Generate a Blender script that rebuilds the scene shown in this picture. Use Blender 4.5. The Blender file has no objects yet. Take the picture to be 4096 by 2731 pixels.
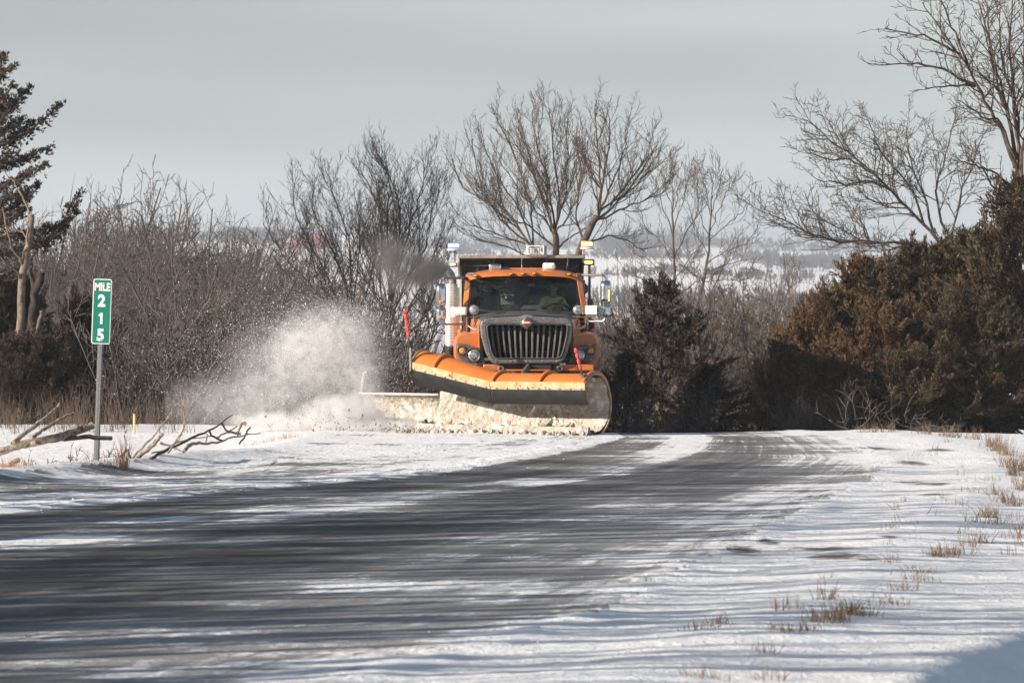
import bpy, bmesh, math, random
import numpy as np
from mathutils import Vector, Matrix, noise as mnoise

# ------------------------------------------------------------------ camera, sky, sun, exposure
scene = bpy.context.scene
COL = scene.collection
F = 4096 * 200.0 / 36.0          # focal length in pixels of the 4096 px wide picture
CAMH, HOR = 2.5, 1180.0          # eye height, pixel row of the horizon
cam_data = bpy.data.cameras.new('camera')
cam = bpy.data.objects.new('camera', cam_data)
COL.objects.link(cam)
scene.camera = cam
cam.location = (0, 0, CAMH)
cam.rotation_euler = (math.radians(90), 0, 0)
cam_data.lens = 200
cam_data.sensor_width = 36
cam_data.shift_y = -(1365.5 - HOR) / 4096.0
cam_data.clip_start = 0.5
cam_data.clip_end = 9000
cam_data.dof.use_dof = True
cam_data.dof.focus_distance = 101.5
cam_data.dof.aperture_fstop = 7.5

SUN_EL = math.radians(20)
SUN_H = Vector((-0.90, -0.44)).normalized()
world = bpy.data.worlds.new('World')
scene.world = world
world.use_nodes = True
nt = world.node_tree
nt.nodes.clear()
wo = nt.nodes.new('ShaderNodeOutputWorld')
bg = nt.nodes.new('ShaderNodeBackground')
sky = nt.nodes.new('ShaderNodeTexSky')
sky.sky_type = 'NISHITA'
sky.sun_disc = False
sky.sun_elevation = SUN_EL
sky.sun_rotation = math.atan2(SUN_H.x, SUN_H.y)
sky.air_density = 1.0
sky.dust_density = 1.0
tc = nt.nodes.new('ShaderNodeTexCoord')
sep = nt.nodes.new('ShaderNodeSeparateXYZ')
nt.links.new(tc.outputs['Generated'], sep.inputs[0])
veil = nt.nodes.new('ShaderNodeMapRange')           # thin high overcast, thickest towards the horizon
veil.interpolation_type = 'SMOOTHSTEP'
veil.inputs['From Min'].default_value = -0.02
veil.inputs['From Max'].default_value = 0.32
veil.inputs['To Min'].default_value = 0.93
veil.inputs['To Max'].default_value = 0.05
nt.links.new(sep.outputs['Z'], veil.inputs['Value'])
mp = nt.nodes.new('ShaderNodeMapping')
mp.inputs['Scale'].default_value = (5.0, 5.0, 42.0)
mp.inputs['Location'].default_value = (3.1, 0.6, 0.35)
nt.links.new(tc.outputs['Generated'], mp.inputs['Vector'])
nz = nt.nodes.new('ShaderNodeTexNoise')
nz.inputs['Scale'].default_value = 1.0
nz.inputs['Detail'].default_value = 2.0
nz.inputs['Roughness'].default_value = 0.4
nt.links.new(mp.outputs[0], nz.inputs['Vector'])
cr = nt.nodes.new('ShaderNodeValToRGB')
cr.color_ramp.elements[0].position = 0.36
cr.color_ramp.elements[0].color = (3.6, 3.95, 4.16, 1)
cr.color_ramp.elements[1].position = 0.68
cr.color_ramp.elements[1].color = (5.7, 6.15, 6.2, 1)
nt.links.new(nz.outputs['Fac'], cr.inputs[0])
mx = nt.nodes.new('ShaderNodeMix')
mx.data_type = 'RGBA'
nt.links.new(veil.outputs[0], mx.inputs['Factor'])
nt.links.new(sky.outputs[0], mx.inputs['A'])
nt.links.new(cr.outputs[0], mx.inputs['B'])
nt.links.new(mx.outputs['Result'], bg.inputs['Color'])
bg.inputs['Strength'].default_value = 0.072
nt.links.new(bg.outputs[0], wo.inputs['Surface'])

sun_data = bpy.data.lights.new('sun', 'SUN')
sun_data.energy = 5.0
sun_data.angle = math.radians(0.5)
sun_data.color = (1.0, 0.89, 0.76)
sun = bpy.data.objects.new('sun', sun_data)
COL.objects.link(sun)
to_sun = Vector((SUN_H.x * math.cos(SUN_EL), SUN_H.y * math.cos(SUN_EL), math.sin(SUN_EL)))
sun.rotation_euler = to_sun.to_track_quat('Z', 'Y').to_euler()
sun.location = (-20, -20, 30)

vs = scene.view_settings
vs.view_transform = 'Standard'
vs.look = 'None'
vs.exposure = 0.7
vs.gamma = 1.0
scene.render.engine = 'CYCLES'
cy = scene.cycles
cy.use_denoising = True
cy.max_bounces = 6
cy.diffuse_bounces = 3
cy.glossy_bounces = 3
cy.transmission_bounces = 4
cy.transparent_max_bounces = 12
cy.volume_bounces = 2
cy.volume_step_rate = 1.0
cy.sample_clamp_indirect = 6.0

# ------------------------------------------------------------------ helpers
def PX(x, d): return (x - 2048.0) / F * d
def PZ(y, d): return CAMH - (y - HOR) / F * d
def P(x, y, d): return Vector((PX(x, d), d, PZ(y, d)))
def M(px, d): return px / F * d                       # pixels -> metres at distance d

class MB:
    """collects shapes in world coordinates; build() links them as one mesh object"""
    def __init__(self):
        self.v, self.f = [], []
    def add(self, vs, fs):
        o = len(self.v)
        self.v.extend([tuple(p) for p in vs])
        self.f.extend([tuple(i + o for i in q) for q in fs])
        return self
    def box(self, c, s, rot=None):
        pts = [Vector((sx * s[0] / 2, sy * s[1] / 2, sz * s[2] / 2)) for sx in (-1, 1) for sy in (-1, 1) for sz in (-1, 1)]
        if rot is not None:
            pts = [rot @ p for p in pts]
        c = Vector(c)
        return self.add([p + c for p in pts], [(0, 1, 3, 2), (4, 6, 7, 5), (0, 4, 5, 1), (2, 3, 7, 6), (0, 2, 6, 4), (1, 5, 7, 3)])
    def pbox(self, x0, x1, y0, y1, d0, d1):
        """box spanning pixel rectangle at distance d0, reaching back to d1"""
        a, b = P(x0, y0, d0), P(x1, y1, d0)
        return self.box(((a.x + b.x) / 2, (d0 + d1) / 2, (a.z + b.z) / 2), (abs(b.x - a.x), d1 - d0, abs(a.z - b.z)))
    def tube(self, pts, rad, n=8, cap=True):
        pts = [Vector(p) for p in pts]
        if not hasattr(rad, '__len__'):
            rad = [rad] * len(pts)
        vs, fs = [], []
        up = Vector((0.123, 0.33, 0.94))
        for i, p in enumerate(pts):
            t = (pts[min(i + 1, len(pts) - 1)] - pts[max(i - 1, 0)])
            if t.length < 1e-9: t = Vector((0, 0, 1))
            t.normalize()
            a = t.cross(up)
            if a.length < 0.1: a = t.cross(Vector((1, 0, 0)))
            a.normalize()
            b = t.cross(a)
            for k in range(n):
                an = 2 * math.pi * k / n
                vs.append(p + (a * math.cos(an) + b * math.sin(an)) * rad[i])
        for i in range(len(pts) - 1):
            for k in range(n):
                k2 = (k + 1) % n
                fs.append((i * n + k, i * n + k2, (i + 1) * n + k2, (i + 1) * n + k))
        if cap:
            fs.append(tuple(range(n - 1, -1, -1)))
            fs.append(tuple(range((len(pts) - 1) * n, len(pts) * n)))
        return self.add(vs, fs)
    def loft(self, rings, closed=True, cap=True):
        n = len(rings[0])
        vs = [p for r in rings for p in r]
        fs = []
        for i in range(len(rings) - 1):
            for k in range(n if closed else n - 1):
                k2 = (k + 1) % n
                fs.append((i * n + k, i * n + k2, (i + 1) * n + k2, (i + 1) * n + k))
        if cap and closed:
            fs.append(tuple(range(n - 1, -1, -1)))
            fs.append(tuple(range((len(rings) - 1) * n, len(rings) * n)))
        return self.add(vs, fs)
    def prism(self, poly, d0, d1):
        """pixel polygon at d0 extruded back (world Y) to d1"""
        a = [P(x, y, d0) for x, y in poly]
        b = [Vector((p.x, d1, p.z)) for p in a]
        return self.loft([a, b])
    def frame(self, outer, inner, d0, d1):
        """a ring between two pixel polygons of equal point count, with depth"""
        ao = [P(x, y, d0) for x, y in outer]; ai = [P(x, y, d0) for x, y in inner]
        bo = [Vector((p.x, d1, p.z)) for p in ao]; bi = [Vector((p.x, d1, p.z)) for p in ai]
        n = len(ao); vs = ao + ai + bo + bi; fs = []
        for k in range(n):
            j = (k + 1) % n
            fs += [(k, j, n + j, n + k), (2 * n + k, 3 * n + k, 3 * n + j, 2 * n + j), (k, 2 * n + k, 2 * n + j, j), (n + k, n + j, 3 * n + j, 3 * n + k)]
        return self.add(vs, fs)
    def lathe(self, c, axis, prof, n=24):
        """prof: list of (distance along axis, radius)"""
        axis = Vector(axis).normalized(); c = Vector(c)
        a = axis.cross(Vector((0, 0, 1)))
        if a.length < 0.1: a = axis.cross(Vector((1, 0, 0)))
        a.normalize(); b = axis.cross(a)
        rings = [[c + axis * h + (a * math.cos(2 * math.pi * k / n) + b * math.sin(2 * math.pi * k / n)) * max(r, 1e-4) for k in range(n)] for h, r in prof]
        return self.loft(rings)
    def build(self, name, mat, parent=None, smooth=35, bevel=0, segs=2, kind=None):
        me = bpy.data.meshes.new(name)
        off = Vector((0, 0, 0))
        q = parent
        while q is not None:
            off += Vector(q.location); q = q.parent
        me.from_pydata([(v[0] - off.x, v[1] - off.y, v[2] - off.z) for v in self.v], [], self.f)
        bm = bmesh.new(); bm.from_mesh(me)
        bmesh.ops.recalc_face_normals(bm, faces=bm.faces)
        bm.to_mesh(me); bm.free()
        if smooth:
            me.shade_smooth()
            me.set_sharp_from_angle(angle=math.radians(smooth))
        me.materials.append(mat)
        o = bpy.data.objects.new(name, me)
        COL.objects.link(o)
        o.parent = parent
        if bevel:
            m = o.modifiers.new('bevel', 'BEVEL'); m.width = bevel; m.segments = segs; m.limit_method = 'ANGLE'; m.angle_limit = math.radians(40)
            m.harden_normals = False
        if kind: o['kind'] = kind
        return o

def fast_mesh(name, verts, faces, mat, parent=None, smooth=False, kind=None, attr=None):
    """verts (n,3) array, faces (m,k) array: quick mesh for foliage and ground"""
    verts = np.asarray(verts, dtype=np.float32); faces = np.asarray(faces, dtype=np.int32)
    k = faces.shape[1]
    me = bpy.data.meshes.new(name)
    me.vertices.add(len(verts)); me.vertices.foreach_set('co', verts.ravel())
    me.loops.add(faces.size); me.loops.foreach_set('vertex_index', faces.ravel())
    me.polygons.add(len(faces))
    me.polygons.foreach_set('loop_start', np.arange(0, faces.size, k, dtype=np.int32))
    me.update(calc_edges=True)
    if smooth: me.shade_smooth()
    if attr:
        for an, av in attr.items():
            at = me.attributes.new(an, 'FLOAT', 'POINT'); at.data.foreach_set('value', np.asarray(av, dtype=np.float32))
    if mat: me.materials.append(mat)
    o = bpy.data.objects.new(name, me); COL.objects.link(o)
    o.parent = parent
    if kind: o['kind'] = kind
    return o

def empty(name, loc, label=None, cat=None, group=None):
    o = bpy.data.objects.new(name, None); COL.objects.link(o)
    o.location = loc; o.empty_display_size = 0.2
    if label: tag(o, label, cat, group)
    return o
def tag(o, label, cat, group=None):
    o['label'] = label; o['category'] = cat
    if group: o['group'] = group
    return o

def text(name, body, loc, size, mat, parent, bold=0.0, xs=1.0, tilt=0.0, spacing=1.0):
    cu = bpy.data.curves.new(name, 'FONT')
    cu.body = body; cu.size = size; cu.align_x = 'CENTER'; cu.align_y = 'CENTER'
    cu.extrude = 0.0015; cu.offset = bold; cu.resolution_u = 6; cu.space_character = spacing
    tmp = bpy.data.objects.new(name, cu); COL.objects.link(tmp)
    me = bpy.data.meshes.new_from_object(tmp.evaluated_get(bpy.context.evaluated_depsgraph_get()))
    bpy.data.objects.remove(tmp); bpy.data.curves.remove(cu)
    me.materials.clear(); me.materials.append(mat)
    o = bpy.data.objects.new(name, me); COL.objects.link(o)
    off = Vector((0, 0, 0)); q = parent
    while q is not None:
        off += Vector(q.location); q = q.parent
    o.parent = parent
    o.location = Vector(loc) - off
    o.rotation_euler = (Matrix.Rotation(tilt, 3, 'Y') @ Matrix.Rotation(math.radians(90), 3, 'X')).to_euler()
    o.scale = (xs, 1, 1)
    return o

# ------------------------------------------------------------------ materials
def mat(name, c1, c2=None, scale=3.0, rough=0.5, metal=0.0, bump=0.0, bscale=None, detail=4, lo=0.35, hi=0.65, spec=0.5, emit=None, estr=0.0, coat=0.0, c3=None, s3=40.0, lo3=0.6, hi3=0.7, r3=None, stretch=None):
    m = bpy.data.materials.new(name); m.use_nodes = True
    t = m.node_tree; b = t.nodes['Principled BSDF']
    b.inputs['Base Color'].default_value = (*c1, 1)
    b.inputs['Roughness'].default_value = rough
    b.inputs['Metallic'].default_value = metal
    b.inputs['Specular IOR Level'].default_value = spec
    b.inputs['Coat Weight'].default_value = coat
    if emit:
        b.inputs['Emission Color'].default_value = (*emit, 1); b.inputs['Emission Strength'].default_value = estr
    co = t.nodes.new('ShaderNodeTexCoord')
    src = co.outputs['Object']
    if stretch:
        ma = t.nodes.new('ShaderNodeMapping'); ma.inputs['Scale'].default_value = stretch
        t.links.new(src, ma.inputs[0]); src = ma.outputs[0]
    def noise(sc, lo_, hi_, det):
        n = t.nodes.new('ShaderNodeTexNoise'); n.inputs['Scale'].default_value = sc; n.inputs['Detail'].default_value = det
        t.links.new(src, n.inputs['Vector'])
        r = t.nodes.new('ShaderNodeMapRange'); r.inputs['From Min'].default_value = lo_; r.inputs['From Max'].default_value = hi_
        t.links.new(n.outputs['Fac'], r.inputs['Value'])
        return n, r
    col = None
    if c2:
        n, r = noise(scale, lo, hi, detail)
        x = t.nodes.new('ShaderNodeMix'); x.data_type = 'RGBA'
        x.inputs['A'].default_value = (*c1, 1); x.inputs['B'].default_value = (*c2, 1)
        t.links.new(r.outputs[0], x.inputs['Factor']); col = x.outputs['Result']
    if c3:
        n, r = noise(s3, lo3, hi3, 3)
        x = t.nodes.new('ShaderNodeMix'); x.data_type = 'RGBA'
        if col: t.links.new(col, x.inputs['A'])
        else: x.inputs['A'].default_value = (*c1, 1)
        x.inputs['B'].default_value = (*c3, 1)
        t.links.new(r.outputs[0], x.inputs['Factor']); col = x.outputs['Result']
        if r3 is not None:
            y = t.nodes.new('ShaderNodeMapRange'); y.inputs['To Min'].default_value = rough; y.inputs['To Max'].default_value = r3
            t.links.new(r.outputs[0], y.inputs['Value']); t.links.new(y.outputs[0], b.inputs['Roughness'])
    if col: t.links.new(col, b.inputs['Base Color'])
    if bump:
        n, r = noise(bscale or scale * 4, 0, 1, 5)
        bu = t.nodes.new('ShaderNodeBump'); bu.inputs['Strength'].default_value = 1.0; bu.inputs['Distance'].default_value = bump
        t.links.new(n.outputs['Fac'], bu.inputs['Height']); t.links.new(bu.outputs[0], b.inputs['Normal'])
    return m

M_orange = mat('orange_paint', (0.60, 0.160, 0.018), (0.49, 0.125, 0.015), 2.0, rough=0.38, coat=0.35, c3=(0.36, 0.23, 0.16), s3=5, lo3=0.46, hi3=0.80, r3=0.75)
M_plow = mat('plow_orange', (0.62, 0.180, 0.030), (0.50, 0.135, 0.020), 1.4, rough=0.5, c3=(0.20, 0.09, 0.05), s3=9, lo3=0.66, hi3=0.78, r3=0.85)
M_plow_edge = mat('scuffed_orange', (0.66, 0.24, 0.075), (0.58, 0.34, 0.19), 5.0, rough=0.6, c3=(0.17, 0.07, 0.04), s3=14, lo3=0.56, hi3=0.7, r3=0.9, lo=0.4, hi=0.6)
M_rubber = mat('black_rubber', (0.010, 0.010, 0.010), (0.022, 0.021, 0.019), 6.0, rough=0.55, bump=0.004, bscale=30, spec=0.22, c3=(0.12, 0.115, 0.105), s3=55, lo3=0.70, hi3=0.78, r3=0.9)
M_cake = mat('caked_snow', (0.50, 0.455, 0.385), (0.27, 0.235, 0.19), 3.5, rough=0.95, bump=0.09, bscale=13, detail=6, c3=(0.66, 0.63, 0.58), s3=7, lo3=0.50, hi3=0.66, spec=0.1)
M_steel_worn = mat('worn_steel', (0.26, 0.22, 0.19), (0.40, 0.36, 0.31), 10.0, rough=0.7, metal=0.3)
M_box = mat('box_steel', (0.085, 0.085, 0.075), (0.16, 0.15, 0.13), 2.5, rough=0.6, metal=0.2, c3=(0.30, 0.28, 0.25), s3=12, lo3=0.58, hi3=0.8)
M_boxwhite = mat('pale_panel', (0.66, 0.62, 0.57), (0.48, 0.43, 0.38), 5, rough=0.55)
M_grille = mat('grille_surround', (0.075, 0.073, 0.078), (0.12, 0.115, 0.115), 4.0, rough=0.42, coat=0.2, c3=(0.33, 0.31, 0.31), s3=70, lo3=0.56, hi3=0.66, r3=0.8)
M_hoodtop = mat('hood_salted', (0.055, 0.052, 0.055), (0.10, 0.09, 0.09), 4.0, rough=0.3, coat=0.5, c3=(0.42, 0.40, 0.39), s3=55, lo3=0.52, hi3=0.66, r3=0.8)
M_bar = mat('grille_bar', (0.095, 0.088, 0.085), (0.17, 0.155, 0.145), 8.0, rough=0.45, c3=(0.30, 0.27, 0.25), s3=60, lo3=0.6, hi3=0.7)
M_black = mat('black_plastic', (0.018, 0.018, 0.019), (0.035, 0.033, 0.033), 6.0, rough=0.5)
M_bezel = mat('headlight_bezel', (0.04, 0.04, 0.042), (0.085, 0.08, 0.078), 5.0, rough=0.4, coat=0.3, c3=(0.5, 0.47, 0.44), s3=9, lo3=0.62, hi3=0.8, r3=0.8)
M_void = mat('dark_core', (0.012, 0.012, 0.012), rough=0.9)
M_chrome = mat('chrome', (0.82, 0.82, 0.83), (0.6, 0.6, 0.6), 6, rough=0.13, metal=1.0, c3=(0.55, 0.53, 0.5), s3=30, lo3=0.6, hi3=0.75, r3=0.5)
M_pipe = mat('tube_steel', (0.42, 0.40, 0.38), (0.25, 0.23, 0.21), 12, rough=0.4, metal=0.7)
M_stack = mat('stack_shield', (0.72, 0.68, 0.65), (0.55, 0.50, 0.46), 4, rough=0.5, metal=0.15)
M_white_housing = mat('white_housing', (0.80, 0.79, 0.76), (0.66, 0.63, 0.58), 9, rough=0.4)
M_lamp = mat('lamp_glass', (0.55, 0.56, 0.56), (0.35, 0.35, 0.34), 14, rough=0.12, metal=0.55)
M_lamp_dirty = mat('lamp_frosted', (0.85, 0.82, 0.76), (0.62, 0.55, 0.45), 18, rough=0.35, lo=0.45, hi=0.7)
M_lens_lit = mat('lamp_lit', (0.95, 0.93, 0.9), rough=0.3, emit=(1.0, 0.93, 0.82), estr=9.0)
M_amber = mat('amber_lens', (0.75, 0.30, 0.03), (0.60, 0.22, 0.02), 40, rough=0.25)
M_amber_lit = mat('amber_lit', (0.9, 0.5, 0.1), rough=0.3, emit=(1.0, 0.55, 0.10), estr=2.2)
M_beacon_amber = mat('beacon_amber', (0.95, 0.7, 0.3), rough=0.2, emit=(1.0, 0.72, 0.30), estr=5.0)
M_beacon_blue = mat('beacon_blue', (0.7, 0.8, 1.0), rough=0.2, emit=(0.45, 0.60, 1.0), estr=4.0)
M_blue_lens = mat('blue_lens', (0.05, 0.10, 0.55), rough=0.2, emit=(0.12, 0.22, 1.0), estr=0.7)
M_red = mat('marker_red', (0.75, 0.07, 0.045), (0.62, 0.05, 0.03), 12, rough=0.6)
M_tyre = mat('tyre', (0.02, 0.02, 0.02), (0.06, 0.056, 0.052), 9, rough=0.85, bump=0.006, bscale=30)
M_dirt = mat('grimy_metal', (0.075, 0.062, 0.052), (0.15, 0.12, 0.10), 9, rough=0.8)
M_plate = mat('plate_white', (0.82, 0.82, 0.80), (0.72, 0.71, 0.68), 20, rough=0.45)
M_ink = mat('ink', (0.012, 0.012, 0.014), rough=0.6)
M_white = mat('sign_white', (0.86, 0.86, 0.84), (0.78, 0.78, 0.76), 10, rough=0.45)
M_green = mat('sign_green', (0.006, 0.21, 0.145), (0.008, 0.18, 0.125), 20, rough=0.4, coat=0.2)
M_galv = mat('galvanised', (0.36, 0.36, 0.345), (0.24, 0.24, 0.235), 30, rough=0.5, metal=0.55)
M_yellow = mat('yellow_marker', (0.62, 0.46, 0.09), (0.75, 0.62, 0.25), 8, rough=0.6)
M_seat = mat('seat_cloth', (0.016, 0.015, 0.016), (0.03, 0.03, 0.03), 20, rough=0.9)
M_interior = mat('cab_lining', (0.06, 0.068, 0.065), (0.09, 0.096, 0.093), 5, rough=0.8)
M_dash = mat('dash_plastic', (0.20, 0.21, 0.20), (0.13, 0.135, 0.13), 12, rough=0.6)
M_shirt = mat('yellow_green_shirt', (0.72, 0.78, 0.28), (0.60, 0.66, 0.22), 14, rough=0.9)
M_skin = mat('skin', (0.36, 0.21, 0.14), (0.30, 0.165, 0.11), 12, rough=0.6)
M_trousers = mat('dark_trousers', (0.03, 0.035, 0.05), (0.045, 0.05, 0.065), 12, rough=0.9)
M_cap = mat('dark_cap', (0.03, 0.028, 0.026), rough=0.9)
M_belt = mat('orange_belt', (0.55, 0.15, 0.04), rough=0.8)
M_emb_red = mat('emblem_red', (0.60, 0.06, 0.03), rough=0.4)

def glass(name, tint, refl=1.0):
    m = bpy.data.materials.new(name); m.use_nodes = True
    t = m.node_tree; t.nodes.clear()
    o = t.nodes.new('ShaderNodeOutputMaterial')
    a = t.nodes.new('ShaderNodeBsdfTransparent'); a.inputs[0].default_value = (*tint, 1)
    g = t.nodes.new('ShaderNodeBsdfGlossy'); g.inputs['Roughness'].default_value = 0.04
    f = t.nodes.new('ShaderNodeFresnel'); f.inputs[0].default_value = 1.45
    x = t.nodes.new('ShaderNodeMixShader')
    t.links.new(f.outputs[0], x.inputs[0]); t.links.new(a.outputs[0], x.inputs[1]); t.links.new(g.outputs[0], x.inputs[2])
    # salt spots and dried spray on the outside
    co = t.nodes.new('ShaderNodeTexCoord')
    n = t.nodes.new('ShaderNodeTexNoise'); n.inputs['Scale'].default_value = 42; n.inputs['Detail'].default_value = 2
    t.links.new(co.outputs['Object'], n.inputs['Vector'])
    n2 = t.nodes.new('ShaderNodeTexNoise'); n2.inputs['Scale'].default_value = 1.8; n2.inputs['Detail'].default_value = 2
    t.links.new(co.outputs['Object'], n2.inputs['Vector'])
    r = t.nodes.new('ShaderNodeMapRange'); r.inputs['From Min'].default_value = 0.68; r.inputs['From Max'].default_value = 0.74; r.inputs['To Max'].default_value = 0.45
    t.links.new(n.outputs['Fac'], r.inputs['Value'])
    r2 = t.nodes.new('ShaderNodeMapRange'); r2.inputs['From Min'].default_value = 0.42; r2.inputs['From Max'].default_value = 0.7; r2.inputs['To Min'].default_value = 0.0; r2.inputs['To Max'].default_value = 0.02
    t.links.new(n2.outputs['Fac'], r2.inputs['Value'])
    ad = t.nodes.new('ShaderNodeMath'); ad.operation = 'ADD'
    t.links.new(r.outputs[0], ad.inputs[0]); t.links.new(r2.outputs[0], ad.inputs[1])
    df = t.nodes.new('ShaderNodeBsdfDiffuse'); df.inputs[0].default_value = (0.7, 0.68, 0.65, 1)
    y = t.nodes.new('ShaderNodeMixShader')
    t.links.new(ad.outputs[0], y.inputs[0]); t.links.new(x.outputs[0], y.inputs[1]); t.links.new(df.outputs[0], y.inputs[2])
    t.links.new(y.outputs[0], o.inputs['Surface'])
    return m
M_glass = glass('windshield_glass', (0.72, 0.80, 0.77))

def bark(name, c1, c2, sc=6.0):
    return mat(name, c1, c2, sc, rough=0.9, detail=3, spec=0.2)
M_bark_brown = bark('bark_brown', (0.125, 0.088, 0.064), (0.065, 0.048, 0.038))
M_bark_dark = bark('bark_dark', (0.060, 0.046, 0.038), (0.030, 0.025, 0.022))
M_bark_grey = bark('bark_grey', (0.155, 0.125, 0.10), (0.085, 0.068, 0.056))
M_bark_pale = bark('bark_pale', (0.22, 0.175, 0.135), (0.11, 0.088, 0.068), 9)
M_brush = bark('brush_twigs', (0.135, 0.110, 0.097), (0.072, 0.060, 0.054), 0.6)
M_log = mat('weathered_log', (0.46, 0.37, 0.285), (0.20, 0.155, 0.12), 11, rough=0.9, bump=0.02, bscale=30, c3=(0.09, 0.07, 0.055), s3=22, lo3=0.58, hi3=0.68, spec=0.2)
M_cut = mat('cut_wood', (0.55, 0.37, 0.22), (0.42, 0.27, 0.16), 25, rough=0.9, spec=0.2)
M_drygrass = mat('dry_grass_blades', (0.32, 0.225, 0.15), (0.15, 0.105, 0.07), 3, rough=0.9, spec=0.2)
M_weed = mat('dark_weeds', (0.085, 0.07, 0.06), (0.045, 0.04, 0.036), 3, rough=0.9, spec=0.2)
M_tan = mat('tan_reed', (0.19, 0.135, 0.10), (0.10, 0.075, 0.06), 2, rough=0.9, spec=0.2)
M_flake = mat('snow_fleck', (0.9, 0.9, 0.9), rough=0.8, spec=0.1)

def needle_mat(name, ca, cb, cc):
    m = bpy.data.materials.new(name); m.use_nodes = True
    t = m.node_tree; b = t.nodes['Principled BSDF']; b.inputs['Roughness'].default_value = 0.85; b.inputs['Specular IOR Level'].default_value = 0.15
    at = t.nodes.new('ShaderNodeAttribute'); at.attribute_name = 'tone'
    co = t.nodes.new('ShaderNodeTexCoord')
    n = t.nodes.new('ShaderNodeTexNoise'); n.inputs['Scale'].default_value = 0.75; n.inputs['Detail'].default_value = 3
    t.links.new(co.outputs['Object'], n.inputs['Vector'])
    r = t.nodes.new('ShaderNodeMapRange'); r.inputs['From Min'].default_value = 0.38; r.inputs['From Max'].default_value = 0.62
    t.links.new(n.outputs['Fac'], r.inputs['Value'])
    x = t.nodes.new('ShaderNodeMix'); x.data_type = 'RGBA'; x.inputs['A'].default_value = (*ca, 1); x.inputs['B'].default_value = (*cb, 1)
    t.links.new(r.outputs[0], x.inputs['Factor'])
    y = t.nodes.new('ShaderNodeMix'); y.data_type = 'RGBA'; y.inputs['B'].default_value = (*cc, 1)
    t.links.new(x.outputs['Result'], y.inputs['A']); t.links.new(at.outputs['Fac'], y.inputs['Factor'])
    t.links.new(y.outputs['Result'], b.inputs['Base Color'])
    return m
M_juniper = needle_mat('juniper_rust', (0.098, 0.053, 0.025), (0.050, 0.038, 0.020), (0.25, 0.145, 0.075))
M_juniper_green = needle_mat('juniper_olive', (0.052, 0.035, 0.018), (0.031, 0.029, 0.016), (0.18, 0.125, 0.070))
M_juniper_dark = needle_mat('juniper_dark', (0.038, 0.028, 0.020), (0.024, 0.021, 0.017), (0.13, 0.092, 0.062))  # also puts shade into the colour of the junipers right of the truck

# ------------------------------------------------------------------ ground: road, verge, terrain, hills
def smooth(a, b, x):
    t = np.clip((x - a) / (b - a), 0.0, 1.0); return t * t * (3 - 2 * t)
def R_edge(d): return np.interp(d, [20, 30, 37, 45, 58.6, 69.4, 79, 87.5, 100, 112, 130], [-5.6, -2.9, -1.1, 0.6, 2.3, 3.7, 5.0, 5.75, 5.6, 4.6, 2.0])
def L_edge(d): return np.interp(d, [20, 45, 60, 74.8, 80, 88, 98, 105, 112, 130], [-21, -14.5, -10.6, -6.9, -5.6, -3.9, -3.1, -3.0, -3.5, -6.0])
def W_edge(d): return np.interp(d, [40, 60, 65.4, 73, 79, 93, 100, 112], [-13, -7.6, -5.9, -3.4, -1.2, 1.2, 1.9, 1.5])
def D_edge(d): return np.interp(d, [25, 37, 40, 44, 60, 80, 96, 112], [1.3, 2.5, 3.0, 4.0, 7.0, 10.0, 10.2, 9.5])

def vnoise(x, y, s, seed, octv=3, H=0.9):
    out = np.empty(x.shape)
    xf, yf, of = x.ravel(), y.ravel(), out.ravel()
    for i in range(len(xf)):
        of[i] = mnoise.fractal((xf[i] * s, yf[i] * s, seed), H, 2.0, octv)
    return of.reshape(x.shape)

def base_height(X, D):
    """large shape of the land round the road"""
    u = X - R_edge(D); v = L_edge(D) - X
    z = np.zeros_like(X)
    z += np.where(u > 0, -0.02 * u + 0.04 * np.exp(-((u - 1.7) / 0.7) ** 2), 0)
    z += np.where(v > -0.6, 0.18 * np.exp(-((v - 0.35) / 0.55) ** 2) * (1 - 0.85 * smooth(84, 94, D)), 0)
    z -= np.where(v > 0, 0.42 * smooth(0.5, 2.4, v) * (1 - smooth(90, 108, D)), 0)
    z -= np.clip(X - D_edge(D), 0, 2.6) * 0.50                        # bank falling away on the right
    d0 = np.interp(X, [-6, -2.5, 3, 7], [110, 103.2, 103.2, 106])
    t = np.clip(D - d0, 0, None)
    z -= 0.031 * np.clip(t, 0, 9) + 0.10 * np.clip(t - 9, 0, 70)
    return z

# fine sheet in front of the camera, split into road and snowy verge
xs = np.arange(-13.0, 12.01, 0.095)
ds = np.concatenate([np.arange(31.0, 60, 0.11), np.arange(60, 118.01, 0.15)])
GX, GD = np.meshgrid(xs, ds)
n_lo = vnoise(GX * 0.8, GD, 0.55, 3.3, 3)
n_hi = vnoise(GX, GD, 2.6, 9.1, 3, 0.7)
u_, v_, w_ = GX - R_edge(GD), L_edge(GD) - GX, GX - W_edge(GD)
GZ = base_height(GX, GD)
verge = np.maximum(smooth(-0.5, 0.5, u_ + 0.25 * n_lo), smooth(-0.5, 0.4, v_ + 0.25 * n_lo))
leftlane = smooth(0.35, -0.4, w_ + 0.35 * n_lo)
GZ += verge * (0.013 * n_lo + 0.010 * n_hi)
GZ += (1 - verge) * leftlane * (0.016 * n_lo + 0.014 * n_hi + 0.012)
GZ += (1 - verge) * (1 - leftlane) * 0.004 * n_hi
GZ += 0.022 * np.exp(-((w_ + 0.18 + 0.2 * n_lo) / 0.22) ** 2) * (1 + n_hi) * smooth(100, 90, GD)   # ridge left by the last pass
GZ += 0.014 * np.exp(-((u_ - 0.1 + 0.25 * n_lo) / 0.3) ** 2) * (1.0 + 0.9 * n_hi)                    # low bank at the pavement edge
bare = np.zeros_like(GX)
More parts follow.
